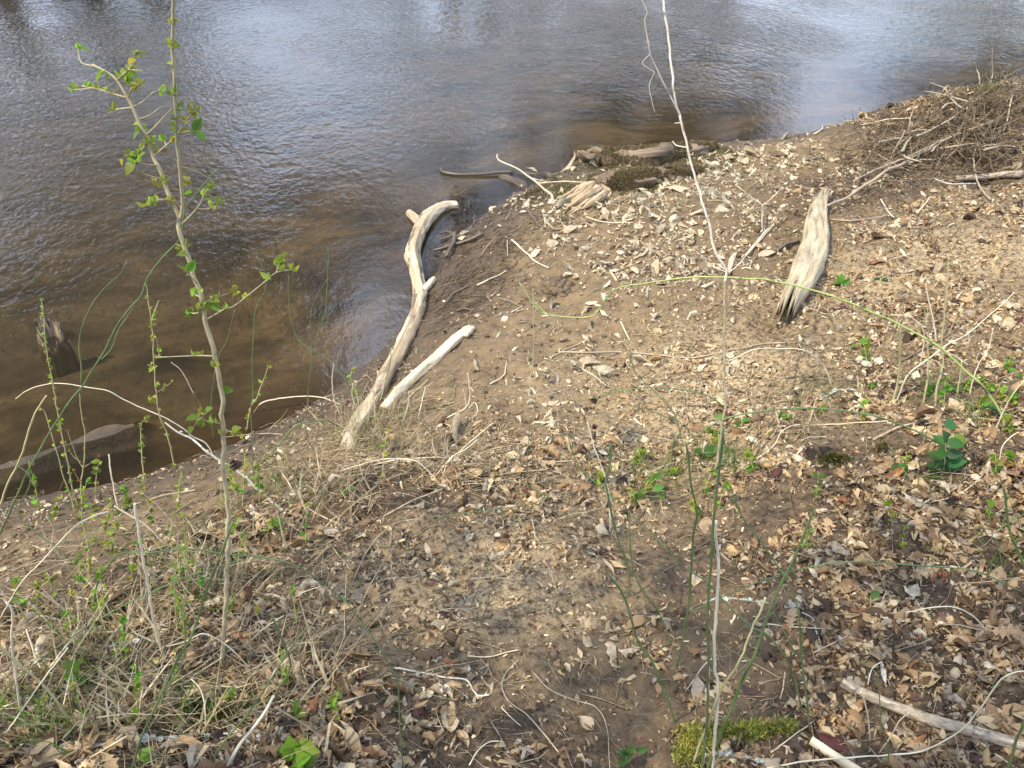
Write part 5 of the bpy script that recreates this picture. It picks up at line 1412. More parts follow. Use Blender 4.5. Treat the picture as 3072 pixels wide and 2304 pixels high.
rosette('green weed above the dark glossy weed at the end of the long cane', A6((2060, 1060))[0], A6((2010, 1000), (2110, 1035), (2050, 1010), (2090, 1060)), 30, (.07, .19, .05), 46)
rosette('bright seedling star beside the lower end of the grey slab', A6((1030, 200))[0], A6((990, 180), (1030, 170), (1070, 185), (1020, 190)), 9, (.17, .33, .05), 34)
rosette('green seedling with three upright leaves in the right litter', A6((1150, 605))[0], A6((1125, 590), (1160, 565), (1150, 590), (1180, 552)), 18, (.17, .33, .05), 36)
rosette('small round leaved seedling below the three leaved seedling', A6((1240, 850))[0], A6((1225, 835), (1260, 830), (1240, 825)), 12, (.15, .30, .05), 24)
rosette('small green seedlings at the foot of the tan stalks', A6((1610, 890))[0], A6((1590, 870), (1620, 860), (1610, 880), (1640, 885)), 18, (.10, .24, .05), 36)
rosette('dark leaf sprig at the foot of the rightmost tan stalk', A6((1750, 890))[0], A6((1735, 860), (1770, 860), (1750, 850)), 18, (.07, .18, .05), 34)
rosette('bright leaf standing alone between the low dark cane and the clump', A6((555, 1175))[0], A6((555, 1155), (565, 1165)), 12, (.20, .36, .06), 34)
rosette('leafy patch under the arch of the low dark cane', A6((680, 1060))[0], A6((600, 1030), (640, 1040), (690, 1050), (740, 1035), (750, 1060), (660, 1020)), 16, (.14, .29, .05), 30)
rosette('weed at the left of the low dark cane with bright leaves', A6((380, 1100))[0], A6((330, 1090), (420, 1060), (240, 1040), (360, 1080), (300, 1120)), 24, (.15, .29, .06), 36)
rosette('green weed patch behind the brier clump', A6((130, 1320))[0], A6((110, 1280), (150, 1270), (190, 1280), (140, 1300), (290, 1270), (230, 1250)), 24, (.10, .22, .06), 40)
rosette('small leafy weed in the mid litter left of the brier clump', A5((1930, 1600))[0], A5((1910, 1570), (1950, 1565), (1900, 1595), (1960, 1600), (2060, 1500), (2030, 1530), (2080, 1550), (2060, 1420)), 24, (.14, .29, .06), 36)
rosette('two leaf seedling in the litter at the bank edge', A5((20, 1540))[0], A5((10, 1525), (40, 1525)), 8, (.2, .36, .06), 30)
rosette('small dark seedling on the far right bank', A6((1280, 160))[0], A6((1265, 152), (1300, 150)), 8, (.05, .15, .06), 30)
rosette('leafy shoot at the right frame edge above the stalks', A6((2210, 830))[0], A6((2200, 780), (2215, 800)), 22, (.18, .34, .05), 46)
rosette('narrow green leaf by the brier clump foot', A9((270, 1640))[0], A9((240, 1640), (290, 1605)), 14, (.12, .25, .06), 52)
rosette('yellow green fallen leaf on the litter at the right', A9((2020, 1160))[0], A9((2010, 1145),), 5, (.36, .40, .12), 74)

# grass -------------------------------------------------------------
def grass_tuft(label, p, n, hpx, cols, spread=26, seed=0, name='grass_tuft', width=2.4):
    O = ground([p])[0]; _, dep = project(O); k = dep[0] / FPX
    rg = np.random.default_rng(nseed()); V = []; F = []; C = []
    for i in range(n):
        b = np.array([rg.normal(0, spread * .4) * k, rg.normal(0, spread * .4) * k, -.004])
        b[2] += float(hz(O[0] + b[0], O[1] + b[1])) - O[2]
        h = hpx * k * rg.uniform(.5, 1.15); a = rg.uniform(0, 6.28); ln = rg.uniform(.2, .9)
        d = np.array([math.cos(a), math.sin(a), 0]); s = np.array([-d[1], d[0], 0]) * width / 2 * k
        base = len(V)
        for t in (0, .35, .7, 1):
            q = b + d * h * ln * t * t + np.array([0, 0, h * t * (1 - .35 * ln * t)])
            w = s * (1 - t * .92)
            V += [q - w, q + w]
        F += [(base + j, base + j + 1, base + j + 3, base + j + 2) for j in (0, 2, 4)]
        c = np.array(cols[rg.integers(0, len(cols))]) * rg.uniform(.8, 1.2)
        C += [(*c, 1)] * 8
    me = mesh_np(name, np.array(V), F, M['green_col'], True, {'col': ('FLOAT_COLOR', np.array(C))})
    return tag(link(name, me, None, O), label, 'grass', None)
GG = [(.12, .20, .04), (.18, .26, .06), (.26, .30, .08)]; DG = [(.50, .40, .24), (.60, .50, .33), (.40, .31, .18)]
grass_tuft('green grass blades in the bottom left beside the mossy patch', A7((690, 1400))[0], 14, 100, GG, 40)
grass_tuft('green grass tuft at the top of the brush mound', A3((1930, 590))[0], 60, 34, GG, 60)
grass_tuft('small green grass tuft in the right litter above the long low runner', A9((1620, 270))[0], 22, 60, GG, 34)
grass_tuft('mossy green grass tuft behind the grey branch', A9((1800, 1170))[0], 24, 44, GG, 34)
grass_tuft('grass tuft at the foot of the moss cushion', A9((160, 1640))[0], 18, 60, GG, 60)
grass_tuft('green grass tuft among the brier canes', A6((330, 1370))[0], 40, 90, GG, 70)
grass_tuft('curled straw grass lying at the bottom left edge', A7((1080, 1640))[0], 22, 110, DG, 60, width=6)
grass_tuft('dry straw grass clump below the sapling foot', A7((1150, 1230))[0], 22, 120, DG, 70, width=6)
grass_tuft('dry straw grass clump at the right of the sapling foot', A7((1420, 1330))[0], 18, 130, DG, 60, width=6)
grass_tuft('dry grass clump at the left frame edge', A7((60, 1180))[0], 40, 180, DG, 80, width=4)
grass_tuft('dry grass clump among stalks at the foot of the curved log', A5((60, 1180))[0], 40, 120, DG, 70, width=3)
grass_tuft('dry grass clump beside the short pale log', A5((380, 1010))[0], 36, 50, DG, 50, width=2.5)
grass_tuft('dry grass clump on the eroded edge left of the log foot', A4((1880, 1430))[0], 26, 90, DG, 40, width=5)
grass_tuft('straw grass clump by the water below the dark pool', A4((1490, 1640))[0], 24, 70, DG, 50, width=4)
for lab, p, n, h in [('dry weeds standing on the crest of the brush mound', A3((2000, 560))[0], 16, 110), ('dry weeds at the left of the brush mound', A3((1650, 680))[0], 18, 70), ('dry weeds at the right end of the brush mound crest', A3((2160, 560))[0], 14, 110)]:
    grass_tuft(lab, p, n, h, [(.34, .28, .19), (.45, .38, .26)], 60, name='dry_weeds', width=2)

# moss cushions -----------------------------------------------------
def moss_cushion(label, blobs, n, cols, seed, size=(.010, .026)):
    rg = np.random.default_rng(seed); C = []
    O = ground([blobs[0][:2]])[0]
    tot = sum(b[2] * b[3] for b in blobs)
    V = []; F = []
    for (x, y, a, b) in blobs:
        m = int(n * a * b / tot)
        q = rg.normal(0, .42, (m, 2)); q = q[(q ** 2).sum(1) < 1.1]
        G = ground(np.stack([x + q[:, 0] * a, y + q[:, 1] * b], 1))
        rr = (q ** 2).sum(1); G[:, 2] += .028 * np.clip(1 - rr, 0, 1) * (1 + .8 * vnoise(G[:, 0] * 30, G[:, 1] * 30, 4))
        C.append(G)
    C = np.vstack(C)
    o = tufts('moss_cushion', C, None, O, size, cols, seed, spread=.55, width=.20)
    tag(o, label, 'moss', None, 'stuff')
    return o
MC = [(.34, .37, .06), (.46, .46, .10), (.22, .24, .05), (.52, .49, .17)]
moss_cushion('bright yellow green moss cushion at the bottom right of centre', [(2090, 2225, 75, 60), (2170, 2200, 70, 28), (2250, 2200, 80, 34), (2340, 2185, 60, 24), (2060, 2270, 50, 40)], 4200, MC, 5)
moss_cushion('dull moss patch under the straw grass at the bottom left', [(600, 2130, 70, 40), (660, 2150, 60, 30)], 1300, [(.13, .11, .03), (.20, .17, .05), (.10, .10, .03)], 6)
moss_cushion('small dull moss patch in the litter left of the dark glossy weed', [(2500, 1385, 60, 24), (2640, 1350, 26, 12)], 900, [(.14, .13, .04), (.22, .19, .07), (.10, .09, .03)], 7)

# ------------------------------------------------------------------ brush pile on the mound, top right
brush = [
 ('long grey branch running down from the brush mound to the grey slab', A3((2040, 785), (1900, 830), (1800, 862), (1650, 930), (1450, 1050), (1300, 1120), (1100, 1260), (940, 1335)), 10, 5, 'twig', .06),
 ('weathered log end lying at the right under the brush mound', A3((2200, 1125), (2100, 1120), (1980, 1135), (1860, 1150), (1770, 1160)), 20, 13, 'branch', .02),
 ('thin branch left of the long grey branch on the brush mound slope', A3((1640, 950), (1500, 1010), (1300, 1080), (1110, 1170)), 5, 3, 'twig', .06),
 ('pale forked stick standing upright left of the brush mound', A3((1340, 1040), (1380, 960), (1420, 890), (1440, 845)), 3.5, 3, 'twig', .02),
 ('curved grey stick hanging down the right of the brush mound', A3((1990, 1290), (1920, 1200), (1890, 1080), (1895, 970), (1930, 920)), 5, 3.5, 'twig', .05),
 ('stout slanting stick across the dark hollow of the brush mound', A3((1520, 880), (1640, 830), (1760, 760)), 6, 4, 'branch', .12),
 ('grey stick slanting up from the crest of the brush mound', A3((1810, 700), (1740, 640), (1690, 570), (1600, 535)), 4, 2.5, 'twig', .1),
 ('level pale stick at the crest of the brush mound', A3((1850, 660), (1750, 630), (1650, 605), (1560, 590)), 4, 2.5, 'twig', .1),
 ('upright white twig on the crest of the brush mound', A3((1995, 540), (2010, 470), (2005, 400), (2008, 320)), 3, 2, 'twig', .0),
 ('bent pale stem beside the upright white twig', A3((1935, 545), (1915, 470), (1880, 410), (1850, 380)), 3, 2, 'twig', .0),
 ('long stick falling from the right end of the brush mound', A3((2080, 850), (2110, 750), (2130, 640), (2140, 615)), 5, 3.5, 'twig', .05),
 ('long thin twig below the brush mound beside the weathered log end', A3((1900, 1190), (1800, 1190), (1700, 1185), (1620, 1150)), 4, 2, 'pale_bark', .03),
 ('fine twig running left along the waterline from the brush mound', A3((1480, 765), (1350, 770), (1250, 790), (1150, 810)), 2.6, 1.6, 'stalk', .03),
 ('white y shaped driftwood twig on the far waterline', A3((850, 868), (880, 850), (905, 835), (905, 812)), 4, 2.6, 'peeled', .02),
 ('upright forked stem on the leaf strewn mud left of the grey slab', A3((520, 1490), (515, 1400), (513, 1330), (430, 1270), (370, 1215)), 3.6, 2, 'stalk', .0),
 ('pale lichened twig slanting up right to the forked stem on the mud', A3((405, 1655), (470, 1580), (540, 1500), (590, 1455)), 6, 4, 'pale_bark', .02),
 ('level grey twig in the litter right of the grey slab', A3((960, 1420), (1100, 1430), (1250, 1410), (1330, 1395)), 4, 3, 'twig', .02),
 ('white twig standing right of the grey slab', A3((1285, 1290), (1330, 1370), (1370, 1410)), 3, 2, 'stalk', .02),
 ('bleached flake of wood on the right bank', A3((1410, 1620), (1440, 1659)), 8, 6, 'peeled', .02),
 ('bright bent stem right of the bleached flake', A3((1520, 1380), (1580, 1310), (1600, 1280), (1640, 1280)), 3.5, 2.4, 'stalk', .02),
]
for lab, pts, r0, r1, mt, lift in brush:
    up = lab.startswith(('upright', 'bent pale', 'pale forked'))
    o = stick('brush_stick', lab, 'stick', pts, r0, r1, mt, 'up' if up else 'flat', lift=lift, rough=.12, forks=[A3((513, 1330), (570, 1290), (650, 1210))] if 'upright forked' in lab else [])
# the fine tangle in and under the pile: hundreds of thin roots and twigs
def tangle(name, label, centers, n, lengths, r_, cols, seed, lift=.12, mat='leaf_col', cat='brush'):
    rg = np.random.default_rng(seed); O = ground([centers[0][:2]])[0]
    V = []; F = []; C = []; k = 0
    for i in range(n):
        c = centers[rg.integers(0, len(centers))]
        p = ground([(c[0] + rg.normal(0, c[2]), c[1] + rg.normal(0, c[3]))], water=False)[0]
        if hd(p[0], p[1]) < .03: continue
        a = rg.normal(c[4] if len(c) > 4 else 0, .7); ln = rg.uniform(*lengths)
        d = np.array([math.cos(a), math.sin(a), rg.normal(.0, .25)])
        q = [p + np.array([0, 0, rg.random() ** 2 * lift])]
        for s in range(3):
            d = d + rg.normal(0, .25, 3); d /= np.linalg.norm(d); nx = q[-1] + d * ln / 3
            g = float(hz(nx[0], nx[1])) + .004
            if nx[2] < g: nx[2] = g
            q.append(nx)
        T, f, _ = tube(np.array(q), np.linspace(r_ * rg.uniform(.6, 1.3), r_ * .4, 4), 3, 0, 0, False)
        V.append(T - O); F += [tuple(j + k for j in g) for g in f]; k += len(T)
        C.append(np.repeat([[*np.array(cols[rg.integers(0, len(cols))]) * rg.uniform(.7, 1.25), 1]], len(T), 0))
    me = mesh_np(name, np.vstack(V), F, M[mat], True, {'col': ('FLOAT_COLOR', np.vstack(C))})
    return tag(link(name, me, None, O), label, cat, None, 'stuff')
TW = [(.17, .125, .08), (.27, .205, .13), (.09, .065, .04), (.36, .28, .18)]
tangle('brush_tangle', 'tangle of thin dead roots and twigs in the brush mound', [(2900, 440, 45, 34, .8), (2850, 385, 60, 40, .6), (2980, 400, 60, 55, .9), (2740, 440, 80, 40, .5), (2930, 490, 70, 30, 1.2), (2640, 480, 80, 40, .5), (3010, 330, 50, 40, .7)], 1500, (.15, .55), .0055, TW, 3, .13)
tangle('root_tangle', 'straw coloured tangle of stalks around the foot of the curved log', [(1060, 1340, 70, 45, .3), (1180, 1250, 60, 40, .4), (1250, 1370, 120, 50, .2), (980, 1400, 60, 40, .3), (1400, 1400, 120, 40, .2)], 750, (.07, .28), .0018, DG, 4, .07)
tangle('grass_tangle', 'tangle of dry stalks in the lower left of the bank', [(300, 1850, 200, 120, .5), (150, 2050, 150, 100, .6), (600, 2050, 200, 110, .4), (700, 1750, 160, 110, .3), (480, 1650, 200, 50, .3), (900, 1950, 140, 140, .8), (330, 2180, 250, 60, .4)], 320, (.08, .42), .0019, DG + [(.62, .54, .38), (.30, .24, .16)], 5, .09)
tangle('root_tangle', 'dark root hairs and debris along the mud edge of the pool', [(1380, 760, 45, 60, .8), (1440, 860, 70, 45, .4), (1340, 930, 50, 40, .5), (1450, 640, 50, 40, .9), (1560, 570, 50, 26, .4), (1620, 660, 60, 30, .4), (1500, 760, 50, 40, .5)], 1000, (.04, .20), .0032, [(.06, .045, .03), (.11, .08, .055), (.18, .13, .09)], 6, .02)
tangle('twig_litter', 'fine straw bits caught in the mossy logs', [(1700, 640, 60, 40, .4), (1850, 520, 110, 40, .1), (1620, 660, 40, 20, .6)], 320, (.03, .13), .002, DG, 8, .05)

# ------------------------------------------------------------------ fallen leaves: every leaf laid out, the 300 largest in the picture stand alone
def scatter(near, far, accept, seed):
    """points over the near bank: near and far candidates per square metre, kept with the given probability"""
    rg = np.random.default_rng(seed)
    x = rg.uniform(-5.0, 10.5, int(217 * near)); y = rg.uniform(0.5, 14.5, len(x))
    keep = rg.random(len(x)) < (far + (near - far) * smooth(6.5, 3.0, np.hypot(x, y))) / near
    x, y = x[keep], y[keep]
    w = np.stack([x, y, hz(x, y)], 1)
    px, dep = project(w)
    ok = (px[:, 0] > -160) & (px[:, 0] < 3232) & (px[:, 1] > -40) & (px[:, 1] < 2460) & (hd(x, y) > .04) & (w[:, 2] > .015)
    w = w[ok]
    f = np.stack([grid_at(GF[..., j], w[:, 0], w[:, 1]) for j in range(4)], 1)
    k = rg.random(len(w)) < accept(w, f)
    w, f = w[k], f[k]
    return w, f, rg
TANS = np.array([(.44, .31, .165), (.52, .395, .23), (.34, .23, .125), (.58, .465, .29)])
DARKS = np.array([(.22, .14, .08), (.32, .215, .125), (.15, .095, .055), (.40, .295, .19), (.32, .26, .195), (.44, .37, .275), (.085, .058, .04), (.46, .32, .18), (.06, .043, .032)])
PALES = np.array([(.60, .52, .37), (.67, .59, .44), (.50, .41, .28)])
ODD = np.array([(.11, .045, .042), (.16, .07, .055), (.36, .185, .085), (.30, .14, .07)])
def clump(w, sc, seed): return np.clip(.55 + 1.5 * fbm(w[:, 0] * sc, w[:, 1] * sc, seed, 3), 0, 1.2)
w, f, rg = scatter(7500, 3000, lambda w, f: (f[:, 0] ** 1.3) * clump(w, 2.2, 91) * clump(w, 6.5, 92) * 1.5, 1)
m = len(w)
size = np.exp(rg.normal(math.log(.027), .58, m))
size = np.clip(size * (.72 + .42 * f[:, 0]) , .012, .115)
pale = rg.random(m) < (f[:, 2] - .34) * 1.25
tan = rg.random(m) < .36 + .5 * f[:, 1]
odd = (rg.random(m) < .045) & ~pale
col = np.where(pale[:, None], PALES[rg.integers(0, 3, m)], np.where(tan[:, None], TANS[rg.integers(0, 4, m)], DARKS[rg.integers(0, 9, m)]))
col = np.where(odd[:, None], ODD[rg.integers(0, 4, m)], col) * rg.uniform(.8, 1.2, (m, 1))
shape = rg.integers(0, len(_shapes), m)
nrm = normal_at(w[:, 0], w[:, 1])
tilt = rg.uniform(.05, .62, m)
Q = rand_rot(nrm, tilt, rg)
px, dep = project(w)
inside = (px[:, 0] > 10) & (px[:, 0] < 3062) & (px[:, 1] > 10) & (px[:, 1] < 2294)
lift = size * (.05 + .25 * tilt * rg.random(m)) + .004 * rg.random(m)
w = w + nrm * lift[:, None]
seen = size * FPX / dep * inside
order = np.argsort(-seen)
single = order[:262]; rest = order[262:]

_marks = [('the curved driftwood log', 1240, 900), ('the short pale log', 1280, 1110), ('the grey wood slab', 2400, 740), ('the moss cushion', 2170, 2215), ('the grey barked branch', 2780, 2160), ('the short cut stick', 2480, 2260),
          ('the brier clump', 2160, 1900), ('the sapling foot', 670, 1980), ('the long lichened stick', 620, 2215), ('the dark glossy weed', 2830, 1380), ('the tan chaff patch', 2200, 1130), ('the clod', 1672, 850),
          ('the mossy logs', 1900, 540), ('the pale broken stick', 470, 1850), ('the bottom middle weed', 1870, 2280), ('the tan stalks', 2760, 1180), ('the white branch sticks', 1700, 2150), ('the brush mound', 2900, 450),
          ('the round green leaf', 2615, 1790), ('the bow shaped cane', 560, 1640), ('the low runner', 2600, 1690), ('the yellow leaf', 775, 1830), ('the pale grey stick', 1290, 2030), ('the dark red leaf', 1350, 1850), ('the slim grey stick', 1560, 2150), ('the two bright leaves', 900, 2250)]
def colour_name(c):
    l = sum(c) / 3
    if c[0] > 2.0 * c[1]: return 'dark red' if l < .09 else 'rusty'
    if l > .46: return 'bleached'
    if l > .345: return 'pale tan'
    if c[0] / c[2] < 1.6 and l > .19: return 'greyish'
    if l > .25: return 'tan'
    if l > .17: return 'light brown'
    return 'dark brown' if l > .105 else 'blackish brown'
_shape_w = {'oval': 'oval', 'oak': 'lobed', 'lance': 'narrow', 'scrap': 'torn', 'round': 'roundish', 'star': 'star shaped'}
def where(p):
    q = sorted(_marks, key=lambda m_: (m_[1] - p[0]) ** 2 + (m_[2] - p[1]) ** 2)[0]
    dx, dy = p[0] - q[1], p[1] - q[2]
    if abs(dx) < 40 and abs(dy) < 40: return 'close by ' + q[0]
    a = 'right of' if dx > 0 else 'left of'
    b = 'below' if dy > 0 else 'above'
    if abs(dx) > 2 * abs(dy): return a + ' ' + q[0]
    if abs(dy) > 2 * abs(dx): return b + ' ' + q[0]
    return b + ' and ' + a + ' ' + q[0]
_labels = {}
def next_mark(p):
    q = sorted(_marks, key=lambda m_: (m_[1] - p[0]) ** 2 + (m_[2] - p[1]) ** 2)
    return q[1][0]
def label_leaf(kind, c, p, s, tl):
    sz = 'big ' if s > .085 else ('small ' if s < .055 else '')
    lie = 'propped up ' if tl > .40 else ('lying flat ' if tl < .2 else 'curled ')
    t = sz + colour_name(c) + ' ' + _shape_w[kind] + ' leaf ' + lie + where(p)
    if t in _labels:
        t = sz + colour_name(c) + ' ' + _shape_w[kind] + ' leaf ' + where(p) + ', towards ' + next_mark(p)
        t = ' '.join(t.split()[:16])
    _labels[t] = 1
    return t
leaf_objs = []
for i in single:
    kind = _shapes[shape[i]][0]
    o = bpy.data.objects.new('fallen_leaf', LEAF_ME[shape[i]])
    COL.objects.link(o)
    o.matrix_world = Matrix.Translation(Vector(w[i])) @ Matrix(Q[i].tolist()).to_4x4() @ Matrix.Diagonal((size[i] * 1.1,) * 3 + (1,))
    o.color = (*col[i], 1)
    tag(o, label_leaf(kind, col[i], px[i], size[i], tilt[i]), 'leaf', 'fallen leaves on the bank')
# leaves that the photograph singles out
STAR_ME = mesh_np('fallen_leaf', *star_leaf(1.0), M['leaf_obj'], False)
special = [
 ('big pale star shaped leaf on the mud below the lower mossy log', (2028, 565), 66, 'star', (.62, .52, .34)),
 ('pale pointed leaf lying left of the big star shaped leaf', (1995, 570), 50, 'oak', (.62, .54, .40)),
 ('small orange leaf alone on the mud below the lower mossy log', (1873, 605), 24, 'lance', (.50, .27, .11)),
 ('pale crumpled star leaf among the leaves left of the slender sapling', (2070, 650), 60, 'star', (.60, .47, .34)),
 ('pale broken leaf left of the crumpled star leaf', (2025, 660), 36, 'round', (.58, .52, .42)),
 ('bleached leaf propped over its own shadow near the clod', (1788, 875), 40, 'oak', (.74, .68, .54)),
 ('bleached leaf right of the propped leaf near the clod', (1822, 858), 38, 'oval', (.74, .68, .54)),
 ('bleached torn leaf under the bend of the bright cane', (1808, 892), 38, 'oak', (.72, .66, .52)),
 ('pale leaf with brown heart under the bright cane', (1775, 912), 36, 'oval', (.62, .52, .40)),
 ('pale leaf draped on the mud at the pool corner', (1480, 630), 30, 'round', (.62, .54, .40)),
 ('pale leaf below the pool corner leaf', (1495, 682), 24, 'oval', (.64, .56, .42)),
 ('pale leaf stuck upright in the mud left of the splintered wood', (1572, 638), 26, 'oval', (.66, .60, .47)),
 ('withered leaf wrapped round the white bare branch', (1592, 537), 34, 'oak', (.50, .40, .30)),
 ('pale leaf on the upper mossy log', (1803, 520), 22, 'oval', (.64, .58, .46)),
 ('big dark red leaf beside the short cut stick at the bottom edge', (2500, 2235), 110, 'oval', (.13, .045, .048)),
 ('large dark purple leaf left of the grey barked branch', (2265, 2080), 95, 'oval', (.10, .055, .055)),
 ('dark red crumpled leaf in the heart of the tan litter', (1345, 1845), 66, 'oak', (.085, .04, .042)),
 ('large brown leaf with white specks upright beside the moss cushion', (2095, 2085), 95, 'oval', (.44, .36, .27)),
 ('large warm brown leaf propped under the grey barked branch', (2590, 2125), 70, 'oval', (.30, .19, .11)),
 ('orange brown leaf at the bottom edge under the lone thin green cane', (1300, 2225), 70, 'oval', (.28, .16, .085)),
 ('tan folded leaf right of the orange brown leaf at the bottom', (1385, 2220), 62, 'oval', (.46, .36, .22)),
 ('long rusty leaf at the bottom left of the middle', (1092, 2258), 72, 'lance', (.26, .13, .06)),
 ('pale pink brown leaf under the crossing of the green canes', (2315, 1718), 46, 'oval', (.46, .29, .20)),
 ('big grey leaf lying on the bare soil right of the brier clump', (2385, 1825), 80, 'oak', (.42, .37, .31)),
 ('tan curled oak leaf under the grey leaf right of the clump', (2385, 1862), 46, 'oak', (.42, .30, .17)),
 ('pale grey star leaf on the bare soil right of the pale grey stick', (1580, 2255), 60, 'oak', (.40, .33, .26)),
 ('pale pointed flat leaf on the dark soil above the bottom middle weed', (1755, 2172), 54, 'round', (.46, .37, .27)),
 ('large reddish brown leaf at the left of the low dark cane foot', (2265, 1430), 60, 'oval', (.33, .19, .12)),
 ('large brown leaf with pale specks at the right below the grey branch', (2880, 2235), 66, 'round', (.36, .22, .13)),
 ('broad tan leaf at the right frame edge', (3050, 1430), 80, 'oval', (.34, .22, .14)),
 ('pale leaf against the runner at the right', (2980, 1560), 50, 'oak', (.46, .39, .30)),
 ('pale bent strip leaf bright white above the grey branch', (2640, 2018), 84, 'lance', (.70, .66, .55)),
 ('greyish pale leaf in the litter at the right below the runner', (2820, 1855), 40, 'oval', (.36, .27, .20)),
 ('dark maroon leaf at the bottom right edge', (2920, 2275), 80, 'oak', (.10, .05, .052)),
 ('light tan leaf in the far right litter below the grey branch', (2990, 2110), 66, 'oval', (.36, .25, .18)),
 ('pale leaf pair on the mud left of the forked stem', (2165, 635), 44, 'round', (.68, .60, .44)),
 ('pale leaf upright by the forked stem', (2255, 660), 40, 'oak', (.62, .50, .36)),
 ('wide pale leaf lower right of the forked stem', (2300, 765), 50, 'oval', (.56, .45, .33)),
]
for lab, p, s, kind, c in special:
    g = ground([p])[0]; _, dp = project(g); sz = s / FPX * dp[0]
    n_ = normal_at(g[0], g[1]); n_ = (n_ + rg.normal(0, .10 if kind == 'star' else .22, 3)); n_ /= np.linalg.norm(n_)
    me = STAR_ME if kind == 'star' else LEAF_ME[[i for i, q in enumerate(_shapes) if q[0] == kind][rg.integers(0, sum(q[0] == kind for q in _shapes))]]
    z = Vector(n_); x = Vector((rg.normal(), rg.normal(), 0)); x = (x - z * x.dot(z)).normalized(); y = z.cross(x)
    o = bpy.data.objects.new('fallen_leaf', me); COL.objects.link(o)
    o.matrix_world = Matrix.Translation(Vector(g) + z * (sz * .14 + (.10 if 'wrapped' in lab else 0) + (.03 if 'mossy log' in lab and 'on the upper' in lab else 0))) @ Matrix((x, y, z)).transposed().to_4x4() @ Matrix.Diagonal((sz * 1.1,) * 3 + (1,))
    o.color = (*c, 1)
    tag(o, lab, 'leaf', 'fallen leaves on the bank')

# the rest of the litter, real curled blades in one mass
LOW = []
for k in range(16):
    rg2 = np.random.default_rng(600 + k)
    ol = [OVAL, OAK, SCRAP, OAK, OVAL, OAK, LANCE, ROUND][k % 8]
    ol = [ol[i] for i in sorted(set([0, 2, len(ol) // 2, len(ol) - 2, len(ol) - 1]))] if len(ol) > 5 else ol
    V, F = leaf_shape(ol, 1.0, rg2.uniform(-1.7, 1.7), rg2.uniform(-1.1, 1.3), rg2.uniform(-1.5, 1.5), rg2.uniform(.10, .30), 600 + k)
    V -= V.mean(0); LOW.append((V, np.array(F)))
def mass(name, label, W, Qm, S, Cc, mat, cat, tmpl=LOW, seed=0):
    rg = np.random.default_rng(seed); t = rg.integers(0, len(tmpl), len(W))
    Vs = []; Fs = []; Cs = []; off = 0
    for k, (V, F) in enumerate(tmpl):
        j = np.where(t == k)[0]
        if not len(j): continue
        P = np.einsum('nij,vj->nvi', Qm[j], V) * S[j][:, None, None] + W[j][:, None, :]
        Vs.append(P.reshape(-1, 3)); n = len(V)
        Fs.append((F[None] + (off + np.arange(len(j)) * n)[:, None, None]).reshape(-1, F.shape[1])); off += n * len(j)
        cc = np.repeat(Cc[j], n, 0); Cs.append(np.hstack([cc, np.ones((len(cc), 1))]))
    me = mesh_np(name, np.vstack(Vs), np.vstack(Fs), M[mat], False, {'col': ('FLOAT_COLOR', np.vstack(Cs))})
    return tag(link(name, me), label, cat, None, 'stuff')
mass('leaf_litter', 'brown and tan fallen leaves carpeting the river bank', w[rest], Q[rest], size[rest], col[rest], 'leaf_col', 'leaf litter', seed=2)
print('leaves', m, 'seen px of 262nd', seen[order[261]])

# chaff and crumbs of broken leaf
CHIP = []
for k in range(6):
    rg2 = np.random.default_rng(700 + k)
    V = np.array([(-.5, -.3, 0), (0.0, -.38, .12), (.5, -.2, 0), (.5, .2, .05), (0, .34, .2), (-.5, .25, 0)]) * np.array([1, rg2.uniform(.3, 1.0), rg2.uniform(.4, 2)])
    CHIP.append((V, np.array([(0, 1, 4, 5), (1, 2, 3, 4)])))
w2, f2, rg = scatter(4200, 2400, lambda w, f: np.clip(.16 * f[:, 0] + .02 + .50 * np.clip(f[:, 1] - .2, 0, 1) * clump(w, 3.2, 95) ** 2 * 1.3, 0, 1), 3)
m2 = len(w2); n2 = normal_at(w2[:, 0], w2[:, 1])
s2 = np.exp(rg.normal(math.log(.013), .45, m2))
c2 = np.where((rg.random(m2) < .25 + .65 * f2[:, 1])[:, None], np.array([(.58, .44, .26), (.66, .53, .34), (.48, .35, .20)])[rg.integers(0, 3, m2)], DARKS[rg.integers(0, 9, m2)]) * rg.uniform(.8, 1.2, (m2, 1))
mass('leaf_chaff', 'tan chaff and crumbs of broken leaf strewn over the bank', w2 + n2 * (.002 + .5 * s2 * rg.random(m2))[:, None], rand_rot(n2, rg.uniform(.1, .7, m2), rg), s2, c2, 'leaf_col', 'chaff', CHIP, 4)
# small bleached flecks and leaf ends on the open mud
w3, f3, rg = scatter(1400, 1200, lambda w, f: np.clip((f[:, 2] - .55) * (.30 + .9 * np.clip(f[:, 2] - .9, 0, .1) * 10 * (f[:, 0] > .14)) * clump(w, 2.5, 97) ** 1.5 * clump(w, 7, 98) ** 2.5 * 1.6, 0, 1), 5)
m3 = len(w3); n3 = normal_at(w3[:, 0], w3[:, 1]); s3 = np.exp(rg.normal(math.log(.030), .62, m3))
mass('pale_flecks', 'small bleached leaf pieces scattered over the bare mud', w3 + n3 * (.2 * s3)[:, None], rand_rot(n3, rg.uniform(.1, .7, m3), rg), s3, PALES[rg.integers(0, 3, m3)] * rg.uniform(.5, 1.15, (m3, 1)), 'leaf_col', 'leaf litter', seed=6)
